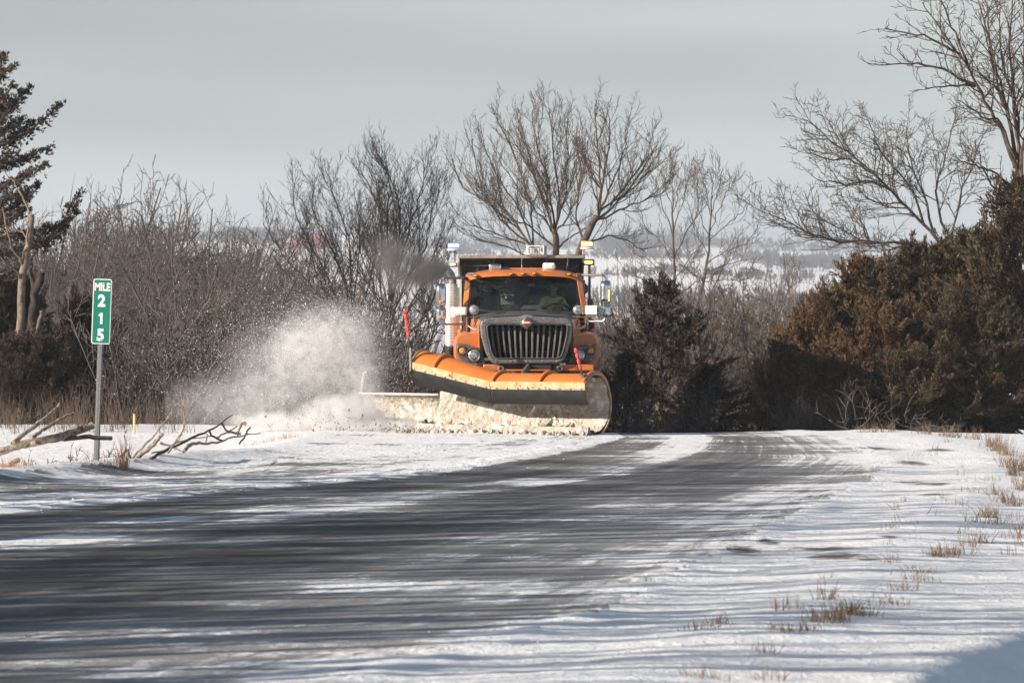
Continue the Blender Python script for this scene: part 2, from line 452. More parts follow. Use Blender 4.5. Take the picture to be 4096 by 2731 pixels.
for bx, by, rx, rd in ((3360, 2225, 0.42, 1.1), (3290, 2190, 0.5, 0.7), (3470, 2240, 0.22, 0.5), (2960, 2200, 0.28, 1.3), (3070, 2165, 0.14, 0.9), (3560, 2150, 0.14, 0.6),
                       (3730, 1935, 0.40, 1.0), (3640, 1925, 0.3, 0.8), (3740, 1980, 0.28, 0.7), (3500, 1795, 0.6, 1.2), (3760, 1800, 0.3, 1.3), (3650, 1850, 0.35, 1.1)):
    bd = CAMH * F / (by - HOR); bX = PX(bx, bd)
    bare = np.maximum(bare, np.exp(-(((GX - bX) / rx) ** 2 + ((GD - bd) / rd) ** 2)))

def ground_material(name, road):
    m = bpy.data.materials.new(name); m.use_nodes = True
    t = m.node_tree; b = t.nodes['Principled BSDF']
    N, Lk = t.nodes.new, t.links.new
    def attr(a):
        n = N('ShaderNodeAttribute'); n.attribute_name = a; return n.outputs['Fac']
    co = N('ShaderNodeTexCoord'); pos = co.outputs['Object']
    def noise(scale, detail, rough=0.55, vec=None, sc3=None):
        n = N('ShaderNodeTexNoise'); n.inputs['Scale'].default_value = scale; n.inputs['Detail'].default_value = detail; n.inputs['Roughness'].default_value = rough
        v = vec or pos
        if sc3:
            mp = N('ShaderNodeMapping'); mp.inputs['Scale'].default_value = sc3; Lk(v, mp.inputs[0]); v = mp.outputs[0]
        Lk(v, n.inputs['Vector']); return n.outputs['Fac']
    def mr(val, a, b_, c=0.0, d=1.0, sm=True):
        n = N('ShaderNodeMapRange'); n.interpolation_type = 'SMOOTHSTEP' if sm else 'LINEAR'
        n.inputs['From Min'].default_value = a; n.inputs['From Max'].default_value = b_; n.inputs['To Min'].default_value = c; n.inputs['To Max'].default_value = d
        Lk(val, n.inputs['Value']); return n.outputs[0]
    def ma(op, a, c):
        n = N('ShaderNodeMath'); n.operation = op
        for i, q in enumerate((a, c)):
            if isinstance(q, (int, float)): n.inputs[i].default_value = q
            else: Lk(q, n.inputs[i])
        return n.outputs[0]
    def mixc(f, a, c):
        n = N('ShaderNodeMix'); n.data_type = 'RGBA'
        Lk(f, n.inputs['Factor'])
        for k, q in (('A', a), ('B', c)):
            if isinstance(q, tuple): n.inputs[k].default_value = (*q, 1)
            else: Lk(q, n.inputs[k])
        return n.outputs['Result']
    snow = mixc(mr(noise(1.2, 4), 0.3, 0.7), (0.80, 0.80, 0.80), (0.88, 0.88, 0.88))
    fine = noise(9, 5, 0.65)
    if road:
        u, w, along = attr('u'), attr('w'), attr('along')
        lane = attr('lane'); comb = N('ShaderNodeCombineXYZ'); Lk(lane, comb.inputs[0]); Lk(along, comb.inputs[1])
        track = noise(1.0, 5, 0.62, comb.outputs[0], (1.15, 0.045, 1.0)); lines = noise(1.0, 4, 0.65, comb.outputs[0], (5.5, 0.10, 1.0))
        prof = N('ShaderNodeValToRGB'); prof.color_ramp.interpolation = 'EASE'
        els = prof.color_ramp.elements
        for q, (ps, vl) in enumerate(((0.0, .46), (.19, .60), (.235, .04), (.36, .06), (.42, .40), (.52, .40), (.58, .04), (.70, .06), (.80, .26), (.93, .36), (1.0, .60))):
            el = els[q] if q < 2 else els.new(ps)
            el.position = ps; el.color = (vl, vl, vl, 1)
        Lk(mr(lane, -2.0, 8.2, 0.0, 1.0, False), prof.inputs[0])
        n1 = noise(0.32, 6, 0.62, None, (0.9, 1.0, 1.0))
        n2 = noise(1.7, 5, 0.65, None, (0.65, 1.0, 1.0))
        s = prof.outputs[0]
        s = ma('ADD', s, mr(along, 76, 98, 0.0, 0.24))
        s = ma('ADD', s, ma('MULTIPLY', mr(along, 66, 44, 0.0, -0.26), mr(lane, 7.0, 3.5)))
        s = ma('ADD', s, ma('MULTIPLY', ma('SUBTRACT', n1, 0.5), 1.8))
        s = ma('ADD', s, ma('MULTIPLY', ma('SUBTRACT', track, 0.5), 0.9))
        s = ma('ADD', s, ma('MULTIPLY', ma('SUBTRACT', n2, 0.5), 1.0))
        s = ma('ADD', s, ma('MULTIPLY', ma('SUBTRACT', lines, 0.5), 0.7))
        s = ma('ADD', s, ma('MULTIPLY', ma('SUBTRACT', fine, 0.5), 0.6))
        cover = mr(s, 0.30, 0.58)                       # packed snow
        film = ma('ADD', mr(s, -0.25, 0.42, 0.005, 0.26), mr(lane, 4.5, 7.8, 0.0, 0.14))           # dust of dry snow between the grains
        film = ma('MULTIPLY', film, mr(noise(30, 3), 0.25, 0.7, 0.6, 1.25))
        asphalt = mixc(mr(noise(3.5, 5), 0.3, 0.7), (0.036, 0.032, 0.030), (0.062, 0.054, 0.049))
        c = mixc(film, asphalt, (0.72, 0.71, 0.70))
        c = mixc(cover, c, snow)
        bump_amt = ma('ADD', ma('MULTIPLY', cover, 0.9), 0.1)
        Lk(mr(cover, 0, 1, 0.62, 0.9), b.inputs['Roughness'])
    else:
        bare = ma('ADD', ma('MULTIPLY', attr('bare'), 1.05), ma('MULTIPLY', ma('SUBTRACT', noise(5.5, 7, 0.75, None, (0.8, 1, 1)), 0.5), 2.6))
        bare = ma('MULTIPLY', mr(bare, 0.45, 0.95, 0.0, 0.9), mr(attr('bare'), 0.08, 0.4))
        soil = mixc(mr(noise(14, 4), 0.35, 0.65), (0.030, 0.024, 0.020), (0.13, 0.10, 0.075))
        c = mixc(bare, snow, soil)
        bump_amt = None
        b.inputs['Roughness'].default_value = 0.9
    b.inputs['Specular IOR Level'].default_value = 0.06 if road else 0.2
    Lk(c, b.inputs['Base Color'])
    h = ma('ADD', ma('MULTIPLY', noise(4, 6, 0.65), 0.06), ma('MULTIPLY', noise(18, 4, 0.65), 0.03))
    if bump_amt is not None: h = ma('MULTIPLY', h, bump_amt)
    bu = N('ShaderNodeBump'); bu.inputs['Strength'].default_value = 0.9; bu.inputs['Distance'].default_value = 1.0
    Lk(h, bu.inputs['Height']); Lk(bu.outputs[0], b.inputs['Normal'])
    return m
M_road = ground_material('snow_dusted_asphalt', True)
M_snow = ground_material('snow', False)

nr, nc = GX.shape
idx = np.arange(nr * nc).reshape(nr, nc)
quads = np.stack([idx[:-1, :-1], idx[:-1, 1:], idx[1:, 1:], idx[1:, :-1]], -1).reshape(-1, 4)
V = np.stack([GX, GD, GZ], -1).reshape(-1, 3)
cu, cv = (u_[:-1, :-1] + 0.05).ravel(), (v_[:-1, :-1] - 0.05).ravel()
is_road = (cu < 0.12) & (cv < 0.05)
def sub_sheet(name, sel, m, **at):
    q = quads[sel]
    used = np.unique(q); remap = -np.ones(len(V), dtype=np.int64); remap[used] = np.arange(len(used))
    o = fast_mesh(name, V[used], remap[q], m, smooth=True, kind='structure', attr={k: a.ravel()[used] for k, a in at.items()})
    return o
lane_ = 8.0 * w_ / np.maximum(R_edge(GD) - W_edge(GD), 2.0)
road_o = sub_sheet('road', is_road, M_road, u=u_, w=w_, along=GD, lane=lane_)
road_o['label'] = 'two lane asphalt road streaked with blown snow'
snow_o = sub_sheet('snowy_ground', ~is_road, M_snow, bare=bare)
snow_o['label'] = 'snow covered verge and ditch beside the road'

# land beyond and beside the fine sheet, out to the hills
def far_height(X, D):
    zr = np.interp(D, [118, 150, 200, 320, 700, 1200, 1500, 1700, 1950, 2200, 2500, 2800, 3100, 3400],
                   [-1.25, -4.0, -7.5, -13, -34, -12, -3.0, 4.5, 9.0, 15.5, 20.5, 26.0, 20, 6])
    a = X / np.maximum(D, 1)
    k = smooth(900, 1800, D)
    zr = zr + k * (np.interp(a, [-0.1, -0.05, 0.0, 0.03, 0.05, 0.1], [3.5, 3.0, -1.0, 1.0, -2.5, -5.5]) * (D / 2800))
    zr = zr + k * 2.4 * np.sin(X * 0.011 + D * 0.004) * np.exp(-((D - 2000) / 700) ** 2)
    return zr
def side_height(X, D):
    Xc = np.clip(X, -13, 12)
    return base_height(Xc, np.clip(D, 20, 119)) - 0.02 * np.clip(np.abs(X) - 12, 0, 60)
def coarse(name, X, D, Z, m, lab):
    r, c = X.shape; ii = np.arange(r * c).reshape(r, c)
    q = np.stack([ii[:-1, :-1], ii[:-1, 1:], ii[1:, 1:], ii[1:, :-1]], -1).reshape(-1, 4)
    o = fast_mesh(name, np.stack([X, D, Z], -1).reshape(-1, 3), q, m, smooth=True, kind='structure'); o['label'] = lab
    return o
M_snow_far = mat('far_snow', (0.82, 0.81, 0.80), (0.76, 0.75, 0.74), 0.05, rough=0.95, spec=0.1)
dd = np.arange(-40, 118.1, 2.0)
for x0, x1, nm in ((-120, -12.98, 'snowfield'), (11.98, 120, 'snowfield')):
    xx = np.concatenate([np.linspace(x0, x1, 24)]) if x0 < 0 else np.linspace(x0, x1, 24)
    A, B = np.meshgrid(xx, dd); coarse(nm, A, B, side_height(A, B) - 0.02, M_snow, 'snow covered land beside the road')
A, B = np.meshgrid(np.linspace(-12.99, 11.99, 14), np.arange(-40, 31.3, 2.0)); coarse('snowfield', A, B, side_height(A, B) - 0.03, M_snow, 'snow covered land near the camera')
dd = np.concatenate([[117.9], np.arange(122, 320, 8.0), np.arange(320, 3401, 40.0)])
A, B = np.meshgrid(np.linspace(-1, 1, 90), dd); A = A * (120 + (B - 117) * 0.16)
blend = smooth(118, 150, B)
coarse('hills', A, B, (1 - blend) * (side_height(A, B) - 0.03) + blend * far_height(A, B), M_snow_far, 'distant snowy fields and hills across the valley')

# ------------------------------------------------------------------ snowplow truck
truck = empty('snowplow_truck', (0.25, 105.0, -0.05), 'orange snowplow truck with curved front plow driving towards the camera', 'truck')
T = truck
CX = 2106.0                                            # pixel column of the nose centre
# --- hood
def sect(pts, d): return [P(x, y, d) for x, y in pts]
nose = [(1921, 1440), (1917, 1360), (1917, 1300), (1924, 1282), (1945, 1271), (1990, 1265), (2050, 1262), (2107, 1260), (2165, 1262), (2225, 1265), (2268, 1270), (2287, 1282), (2293, 1300), (2293, 1360), (2289, 1440)]
midh = [(1908, 1440), (1905, 1365), (1905, 1298), (1912, 1276), (1935, 1263), (1985, 1257), (2050, 1252), (2107, 1250), (2165, 1252), (2230, 1257), (2275, 1263), (2298, 1275), (2305, 1298), (2304, 1365), (2300, 1440)]
cowl = [(1884, 1440), (1881, 1370), (1880, 1298), (1884, 1276), (1905, 1260), (1960, 1249), (2040, 1243), (2100, 1241), (2160, 1243), (2240, 1249), (2298, 1259), (2318, 1275), (2324, 1298), (2323, 1370), (2320, 1440)]
hood_top = MB()
rings = [sect(nose, 104.42), sect(midh, 104.95), sect(cowl, 105.95)]
hood = hood_top.loft([r[3:12] for r in rings], closed=False).build('hood', M_hoodtop, T, smooth=50)
MB().loft([r[:4] for r in rings], closed=False).build('hood_side', M_orange, hood, smooth=50)
MB().loft([r[11:] for r in rings], closed=False).build('hood_side', M_orange, hood, smooth=50)
for s in (-1, 1):                                      # raised creases on the hood
    mb = MB(); mb.loft([[P(CX + s * 62, 1253, 105.0), P(CX + s * 120, 1254, 105.0), P(CX + s * 118, 1259, 104.9), P(CX + s * 64, 1258, 104.9)],
                        [P(CX + s * 60, 1245, 105.8), P(CX + s * 135, 1247, 105.8), P(CX + s * 135, 1252, 105.8), P(CX + s * 60, 1250, 105.8)]])
    mb.build('hood_crease', M_black, hood, bevel=0.01)
# --- grille
out = [(1919, 1300), (1925, 1281), (1945, 1272), (2040, 1266), (2080, 1264), (2107, 1256), (2134, 1264), (2175, 1266), (2268, 1271), (2285, 1281), (2291, 1300), (2288, 1345), (2270, 1410), (2256, 1440), (2236, 1456), (1976, 1456), (1958, 1440), (1942, 1410), (1923, 1345)]
inn = [(1947, 1310), (1950, 1301), (1960, 1297), (2052, 1297), (2078, 1299), (2107, 1318), (2136, 1299), (2162, 1297), (2257, 1297), (2267, 1301), (2270, 1310), (2266, 1345), (2252, 1405), (2244, 1424), (2232, 1432), (1984, 1432), (1972, 1424), (1964, 1405), (1951, 1345)]
def shrink(pl, k, c=(2107, 1360)): return [(c[0] + (x - c[0]) * k, c[1] + (y - c[1]) * k) for x, y in pl]
gs = MB().frame(out, inn, 104.12, 104.50).build('grille_surround', M_grille, T, smooth=30, bevel=0.035, segs=3)
MB().frame(shrink(inn, 1.012), shrink(inn, 0.985), 104.095, 104.2).build('grille_trim', M_bar, gs, bevel=0.006)
MB().prism(shrink(inn, 1.02), 104.44, 104.5).build('radiator_core', M_void, gs)
tops = [1964, 1988, 2011, 2035, 2059, 2082, 2106, 2130, 2154, 2177, 2200, 2224, 2247]
bots = [1984, 2003, 2024, 2045, 2065, 2086, 2107, 2128, 2148, 2169, 2190, 2211, 2230]
for a, b in zip(tops, bots):
    y0 = 1300 if abs(a - 2106) > 40 else (1318 if a == 2106 else 1308)
    mb = MB(); ring = []
    for f in np.linspace(0, 1, 7):
        xx = a + (b - a) * f ** 1.4; yy = y0 + (1432 - y0) * f; dep = 104.20 + 0.07 * (2 * f - 1) ** 2
        w = 4.6
        ring.append([P(xx - w, yy, dep + .05), P(xx - w * .55, yy, dep), P(xx + w * .55, yy, dep), P(xx + w, yy, dep + .05), P(xx + w, yy, dep + .12), P(xx - w, yy, dep + .12)])
    mb.loft(ring); mb.build('grille_bar', M_bar, gs, smooth=50)
for yy in (1313, 1320, 1327, 1405, 1413, 1421):       # cross ribs of the core behind the bars
    MB().pbox(1960, 2254, yy, yy + 2.5, 104.40, 104.43).build('core_rib', M_dirt, gs)
for xx in (1985, 2045, 2107, 2170, 2228):
    MB().lathe(P(xx, 1445, 104.12), (0, -1, 0), [(0, .018), (.012, .016), (.016, .006)], 10).build('bolt', M_pipe, gs)
# emblem
def dia(r, h, c=(2107, 1290)): return [(c[0] - r, c[1]), (c[0], c[1] - h), (c[0] + r, c[1]), (c[0], c[1] + h)]
em = MB().prism(dia(21, 24), 104.02, 104.14).build('emblem', M_chrome, T, bevel=0.01)
MB().prism(dia(17.5, 20), 104.006, 104.03).build('emblem_field', M_ink, em)
MB().prism(dia(13, 15), 103.996, 104.012).build('emblem_diamond', M_emb_red, em)
MB().pbox(2106, 2108, 1277, 1303, 103.990, 104.0).build('emblem_stripe', M_ink, em)
MB().pbox(2094, 2120, 1288, 1292, 103.985, 103.998).build('emblem_band', M_plate, em)
# --- fenders, headlights
def mir(x, s): return x if s < 0 else 2 * CX - x
for s in (-1, 1):
    mb = MB(); rings = []
    base = [(1930, 1330), (1900, 1331), (1862, 1325), (1838, 1331), (1822, 1347), (1815, 1372), (1816, 1420), (1824, 1462), (1850, 1478), (1930, 1478)]
    for d, k, dz in ((104.62, 0.93, 6), (104.72, 0.985, 1), (104.95, 1.0, 0), (105.5, 1.02, 2), (106.0, 1.0, 10), (106.35, 0.96, 22)):
        rings.append([P(mir(1930 + (x - 1930) * k, s), 1395 + (y - 1395) * (k if y > 1340 else k) + dz, d) for x, y in base])
    mb.loft(rings)
    fd = mb.build('fender', M_orange, T, smooth=60)
    bz = [(1824, 1379), (1838, 1374), (1868, 1377), (1905, 1389), (1921, 1391), (1944, 1456), (1890, 1457), (1850, 1448), (1830, 1425)]
    a = [P(mir(x, s), y, 104.44 + 0.0009 * max(0, 1921 - x)) for x, y in bz]
    b = [Vector((p.x, 104.85, p.z)) for p in a]
    be = MB().loft([a, b]).build('headlight_bezel', M_bezel, T, smooth=40, bevel=0.03, segs=3)
    for (hx, hy, r, dn, mt, nm) in ((1893, 1420, 25, 104.46, M_lamp, 'headlight'), (1848, 1402, 15, 104.49, M_amber, 'turn_signal')):
        c = P(mir(hx, s), hy, dn); rr = M(r, dn)
        ax = Vector((s * 0.12, -1, 0.02))
        h = MB().lathe(c, ax, [(-0.05, rr * 1.22), (0.035, rr * 1.2), (0.05, rr * 1.1), (0.045, rr * 1.0), (0.0, rr * 0.98), (-0.02, rr * .9)], 28).build(nm, M_bezel, T, smooth=40)
        MB().lathe(c, ax, [(0.0, rr), (0.022, rr * .95), (0.035, rr * .6), (0.04, rr * .2), (0.041, 0)], 28).build('lens', mt, h, smooth=60)
        if nm == 'headlight':
            MB().lathe(c, ax, [(0.03, rr * .68), (0.046, rr * .66), (0.05, rr * .58), (0.036, rr * .5)], 24).build('inner_ring', M_chrome, h)
    # small hub marker on top of the fender
    MB().lathe(P(mir(1841, s), 1334, 105.6), (0, -0.2, 1), [(0, .05), (.04, .055), (.075, .04), (.09, .015)], 12).build('fender_knob', M_orange, fd)
# tyres
def wheel(x, d, z, wd, r, nm):
    c = Vector((x, d, z))
    w = MB().lathe(c - Vector((wd / 2, 0, 0)), (1, 0, 0), [(0, r * .62), (0, r * .9), (0.03, r * .98), (wd * .25, r), (wd * .75, r), (wd - .03, r * .98), (wd, r * .9), (wd, r * .62)], 40).build(nm, M_tyre, T, smooth=35)
    MB().lathe(c - Vector((wd / 2 - .03, 0, 0)), (1, 0, 0), [(0, r * .2), (0, r * .62), (wd - .06, r * .62), (wd - .06, r * .2)], 24).build('rim', M_white_housing, w)
    for k in range(26):
        an = 2 * math.pi * k / 26
        MB().box(c + Vector((0, math.cos(an) * (r + .004), math.sin(an) * (r + .004))), (wd * .8, .05, .028), Matrix.Rotation(an - math.pi / 2, 3, 'X')).build('tread_block', M_tyre, w)
wheel(PX(1848, 105.5), 105.5, 0.46, 0.36, 0.52, 'wheel'); wheel(PX(2384, 105.5), 105.5, 0.46, 0.36, 0.52, 'wheel')
for xx in (1862, 2315):
    for dd_ in (110.0, 111.4): wheel(PX(xx, 108.6), dd_, 0.30, 0.55, 0.52, 'wheel')
# --- bumper and plow hitch
bm_ = MB().pbox(1932, 2000, 1457, 1484, 104.25, 104.7).build('bumper', M_orange, T, bevel=0.02)
MB().pbox(2000, 2215, 1457, 1492, 104.36, 104.7).build('bumper_plate', M_dirt, bm_, bevel=0.01)
MB().pbox(2215, 2376, 1457, 1484, 104.25, 104.7).build('bumper_end', M_orange, bm_, bevel=0.02)
text('unit_number', '25', P(2307, 1469, 104.23), 0.085, M_ink, bm_, 0.002)
for xx in (2003, 2238):
    MB().lathe(P(xx, 1474, 104.2), (0.25, -1, 0), [(-0.02, .055), (.02, .055), (.02, .03), (-0.02, .03)], 16).build('tow_ring', M_steel_worn, bm_)
ht = MB().pbox(2112, 2205, 1460, 1480, 104.05, 104.34).build('hitch', M_black, T, bevel=0.015)
MB().pbox(2020, 2200, 1478, 1484, 103.6, 104.1).build('hitch_bar', M_plow, ht, bevel=0.01)
MB().pbox(2104, 2116, 1456, 1500, 103.9, 104.1).build('lift_arm', M_dirt, ht, bevel=0.01)
MB().tube([P(2110, 1470, 103.9), P(2090, 1500, 103.2), P(2085, 1540, 102.6)], 0.05, 10).build('push_arm', M_dirt, ht)
MB().tube([P(2030, 1560, 103.9), P(2050, 1600, 102.7)], 0.06, 10).build('push_arm', M_dirt, ht)
MB().tube([P(2190, 1560, 103.9), P(2170, 1600, 102.2)], 0.06, 10).build('push_arm', M_dirt, ht)
for xx in (1886, 1896, 2240, 2252):
    MB().lathe(P(xx, 1459, 103.9), (1, 0, 0), [(0, .035), (.05, .035)], 12).build('hitch_pin', M_dirt, ht)
MB().pbox(1990, 2190, 1500, 1640, 104.6, 104.8).build('axle_beam', M_black, T)
# chassis rails
for xx in (2010, 2170):
    MB().box((PX(xx, 107), 108.2, 0.72), (0.1, 7.6, 0.26)).build('chassis_rail', M_black, T)
MB().box((PX(2095, 107.3), 107.2, 1.0), (1.7, 2.6, 0.5)).build('cab_underbody', M_black, T)
# --- cab
wtl, wtr, wbl, wbr = (1881, 1106), (2307, 1102), (1868, 1246), (2331, 1252)
dT, dB = 106.45, 105.92
def ws(fx, fy, out_=0.0):
    a = P(*wbl, dB).lerp(P(*wbr, dB), fx); b = P(*wtl, dT).lerp(P(*wtr, dT), fx)
    p = a.lerp(b, fy); p.y -= 0.14 * (1 - (2 * fx - 1) ** 2) + out_
    return p
cab = MB()
roof_rings = []
for d, y0, k in ((106.36, 1106, 1.0), (106.38, 1094, .992), (106.5, 1086, .97), (106.9, 1080, .965), (107.6, 1078, .96), (108.05, 1084, .96)):
    cxp = 2094; hw = 222 * k
    ring = []
    for f in np.linspace(-1, 1, 15):
        ring.append(P(cxp + hw * f, y0 + 17 * abs(f) ** 5 - 2 * (1 - f * f), d - 0.15 * (1 - f * f) * (1 if d < 107 else 0)))
    roof_rings.append(ring)
cab.loft(roof_rings, closed=False)
roof_low = [[p - Vector((0, -0.02, 0.10)) for p in r] for r in roof_rings]
roof = cab.build('cab_roof', M_orange, T, smooth=60)
MB().loft([[P(2094 + 205 * f, 1107, 106.50) for f in np.linspace(-1, 1, 5)], [P(2094 + 205 * f, 1107, 108.0) for f in np.linspace(-1, 1, 5)]], closed=False).build('headliner', M_interior, roof)
mb = MB()
for fx, s in ((0.0, -1), (1.0, 1)):
    rings = []
    for fy in np.linspace(-0.04, 1.06, 6):
        p = ws(fx, fy); o = s * 0.085
        rings.append([p + Vector((-s * 0.012, -0.02, 0)), p + Vector((o, 0.03, 0)), p + Vector((o * 1.05, 0.16, 0)), p + Vector((-s * 0.01, 0.14, 0))])
    mbp = MB(); mbp.loft(rings); mbp.build('windshield_pillar', M_orange, T, bevel=0.012)
# windshield with its black band
fxs, fys = np.linspace(0, 1, 17), np.linspace(0, 1, 9)
MB().loft([[ws(fx, fy) for fx in fxs] for fy in fys], closed=False).build('windshield', M_glass, T, smooth=60)
for k, (f0, f1) in enumerate(((0.93, 1.0), (-0.02, 0.04))):
    MB().loft([[ws(fx, f0, .006) for fx in fxs], [ws(fx, f1, .006) for fx in fxs]], closed=False).build('windshield_band', M_black, T)
for xa, xb in ((1905, 1985), (2140, 2215)):            # wipers parked along the cowl
    wp = MB(); wp.tube([P(xb - 10, 1252, 105.72), P((xa + xb) / 2, 1241, 105.76), P(xa, 1240, 105.85)], 0.012, 6); wp.build('wiper', M_black, T)
# doors and back
for s in (-1, 1):
    x0 = PX(1868, 105.95) - .07 if s < 0 else PX(2331, 105.95) + .07
    x1 = PX(1874, 108.0) - .04 if s < 0 else PX(2316, 108.0) + .04
    zt, zb, zs = PZ(1112, 107), PZ(1245, 107), PZ(1420, 107)
    def slab(za, zb_, ya, yb, xo=0.0):
        xa = x0 + (x1 - x0) * (ya - 105.95) / 2.05 + s * xo; xb_ = x0 + (x1 - x0) * (yb - 105.95) / 2.05 + s * xo
        t = -s * .05
        return [[Vector((xa, ya, za)), Vector((xa + t, ya, za)), Vector((xa + t, ya, zb_)), Vector((xa, ya, zb_))], [Vector((xb_, yb, za)), Vector((xb_ + t, yb, za)), Vector((xb_ + t, yb, zb_)), Vector((xb_, yb, zb_))]]
    door = MB().loft(slab(zb, zs, 106.0, 107.4)).build('door', M_orange, T, bevel=0.01)
    MB().loft(slab(zt - .02, zb, 107.25, 107.4)).build('door_frame', M_orange, door, bevel=0.01)
    MB().loft(slab(zb + .02, zt - .04, 106.25, 107.22, -0.01)).build('door_window', M_glass, door)
    MB().box((x0 + s * .02, 107.2, zb - .2), (.03, .16, .04)).build('door_handle', M_chrome, door, bevel=0.008)
    MB().loft(slab(zt, zs, 107.42, 108.0)).build('cab_side', M_orange, T, bevel=0.01)
MB().box((PX(2094, 108), 108.05, (PZ(1110, 108) + PZ(1420, 108)) / 2), (2.0, .05, PZ(1110, 108) - PZ(1420, 108))).build('cab_back', M_interior, T)
MB().box((PX(2094, 107), 106.95, PZ(1420, 107)), (2.0, 2.1, .05)).build('cab_floor', M_black, T)
MB().box((PX(2094, 106), 105.99, PZ(1340, 106)), (2.02, .06, 0.85)).build('firewall', M_black, T)
for xx, yy in ((1903, 1103), (2044, 1096), (2092, 1095), (2138, 1094), (2278, 1097)):
    f = (xx - 2094) / 222.0
    c = P(xx, yy, 106.27 - .13 * (1 - f * f) + .05)
    ml = MB().lathe(c, (0, -1, .25), [(-.03, .062), (.0, .062), (.012, .055), (.014, .03)], 20)
    for i, v in enumerate(ml.v): ml.v[i] = (v[0], v[1], c.z + (v[2] - c.z) * .42)
    mo = ml.build('marker_light', M_black, roof)
    ml = MB().lathe(c, (0, -1, .25), [(.0, .05), (.02, .046), (.035, .03), (.04, .01)], 20)
    for i, v in enumerate(ml.v): ml.v[i] = (v[0], v[1], c.z + (v[2] - c.z) * .42)
    ml.build('marker_lens', M_amber, mo, smooth=60)
# roof strobes, bar, antennas
for x0, x1, y0, y1, mt in ((1955, 2005, 1056, 1082, M_galv), (2171, 2221, 1051, 1080, M_lamp_dirty)):
    st = MB().pbox(x0, x1, y0, y1, 106.75, 107.0).build('roof_strobe', M_chrome if mt is M_galv else M_white_housing, T, bevel=0.035, segs=3)
    MB().pbox(x0 + 11, x1 - 11, y0 + 7, y1 - 7, 106.742, 106.77).build('strobe_lens', mt, st, bevel=0.004)
    MB().pbox((x0 + x1) / 2 - 8, (x0 + x1) / 2 + 8, y1, y1 + 8, 106.82, 106.92).build('strobe_foot', M_pipe, st)
MB().pbox(2003, 2172, 1071, 1083, 107.05, 107.3).build('roof_bar', M_orange, T, bevel=0.01)
MB().pbox(1864, 1905, 1090, 1110, 107.2, 107.6).build('roof_snow', mat('packed_snow', (0.8, 0.79, 0.78), rough=0.9), roof, bevel=0.05, segs=3)
for pts, r in (([(2087, 1086), (2087, 1060)], .010), ([(2087, 1060), (2087, 1004)], .005)):
    MB().tube([P(x, y, 106.9) for x, y in pts], r, 6).build('antenna', M_pipe, T)
a2 = MB().tube([P(2264, 1086, 107.0), P(2269, 1062, 107.0)], .018, 8).build('antenna_base', M_black, T)
MB().tube([P(2269, 1062, 107.0), P(2276, 990, 107.0), P(2283, 890, 107.0)], .006, 6).build('antenna', M_pipe, T)
MB().tube([P(1909, 1092, 107.0), P(1909, 1072, 107.0)], .008, 6).build('antenna', M_black, T)
for xx, yy, w_ in ((2040, 1083, 10), (2130, 1083, 12), (2240, 1083, 14)):
    MB().pbox(xx - w_, xx + w_, yy - 1, yy + 5, 106.8, 107.0).build('roof_bracket', M_dirt, roof, bevel=0.006)
# --- mirrors
for s, x0, x1, y0 in ((-1, 1743, 1785, 1134), (1, 2401, 2445, 1122)):
    d = 105.75
    xm = (x0 + x1) / 2; hw = M((x1 - x0) / 2, d)
    def shell(ya, yb):
        rings = []
        for f in np.linspace(0, 1, 9):
            k = (1 - (2 * f - 1) ** 8) ** .5 if 0 < f < 1 else .55
            z = PZ(ya + (yb - ya) * f, d); ring = []
            for an in np.linspace(0, 2 * math.pi, 20, endpoint=False):
                ca, sa = math.cos(an), math.sin(an)
                ring.append(Vector((PX(xm, d) + hw * max(.8, k) * math.copysign(abs(ca) ** .6, ca), d + .13 * k * math.copysign(abs(sa) ** .8, sa) * (1 if sa < 0 else .6), z)))
            rings.append(ring)
        return rings
    mr_ = MB().loft(shell(y0, y0 + 92)).build('mirror', M_chrome, T, smooth=50)
    MB().loft(shell(y0 + 95, y0 + 146)).build('spot_mirror', M_chrome, mr_, smooth=50)
    ex = x0 + 8 if s < 0 else x1 - 9
    ls = MB().pbox(ex - 4, ex + 4, y0 + 32, y0 + 86, d - .125, d - .05).build('indicator_strip', M_bezel, mr_, bevel=0.008)
    for k in range(5): MB().pbox(ex - 2.4, ex + 2.4, y0 + 38 + k * 9.4, y0 + 44 + k * 9.4, d - .131, d - .1).build('indicator_led', M_amber if s < 0 else M_amber_lit, ls)
    xi = 1850 if s < 0 else 2330
    xo = 1762 if s < 0 else 2420
    MB().tube([P(xi, y0 - 22, 106.3), P((xi + xo) / 2, y0 - 22, 106.0), P(xo + s * -10, y0 - 21, d), P(xo, y0 - 14, d), P(xo + s * 2, y0 + 4, d)], .024, 10).build('mirror_arm', M_pipe, mr_)
    MB().tube([P(xi - s * 25, y0 + 162, 106.0), P((xi + xo) / 2, y0 + 163, 105.9), P(xo + s * -8, y0 + 162, d), P(xo, y0 + 154, d), P(xo + s * 2, y0 + 140, d)], .020, 10).build('mirror_arm', M_pipe, mr_)
    MB().tube([P(xi, y0 - 22, 106.3), P(xi - s * 22, y0 - 20, 106.5)], .03, 10).build('mirror_mount', M_black, mr_)
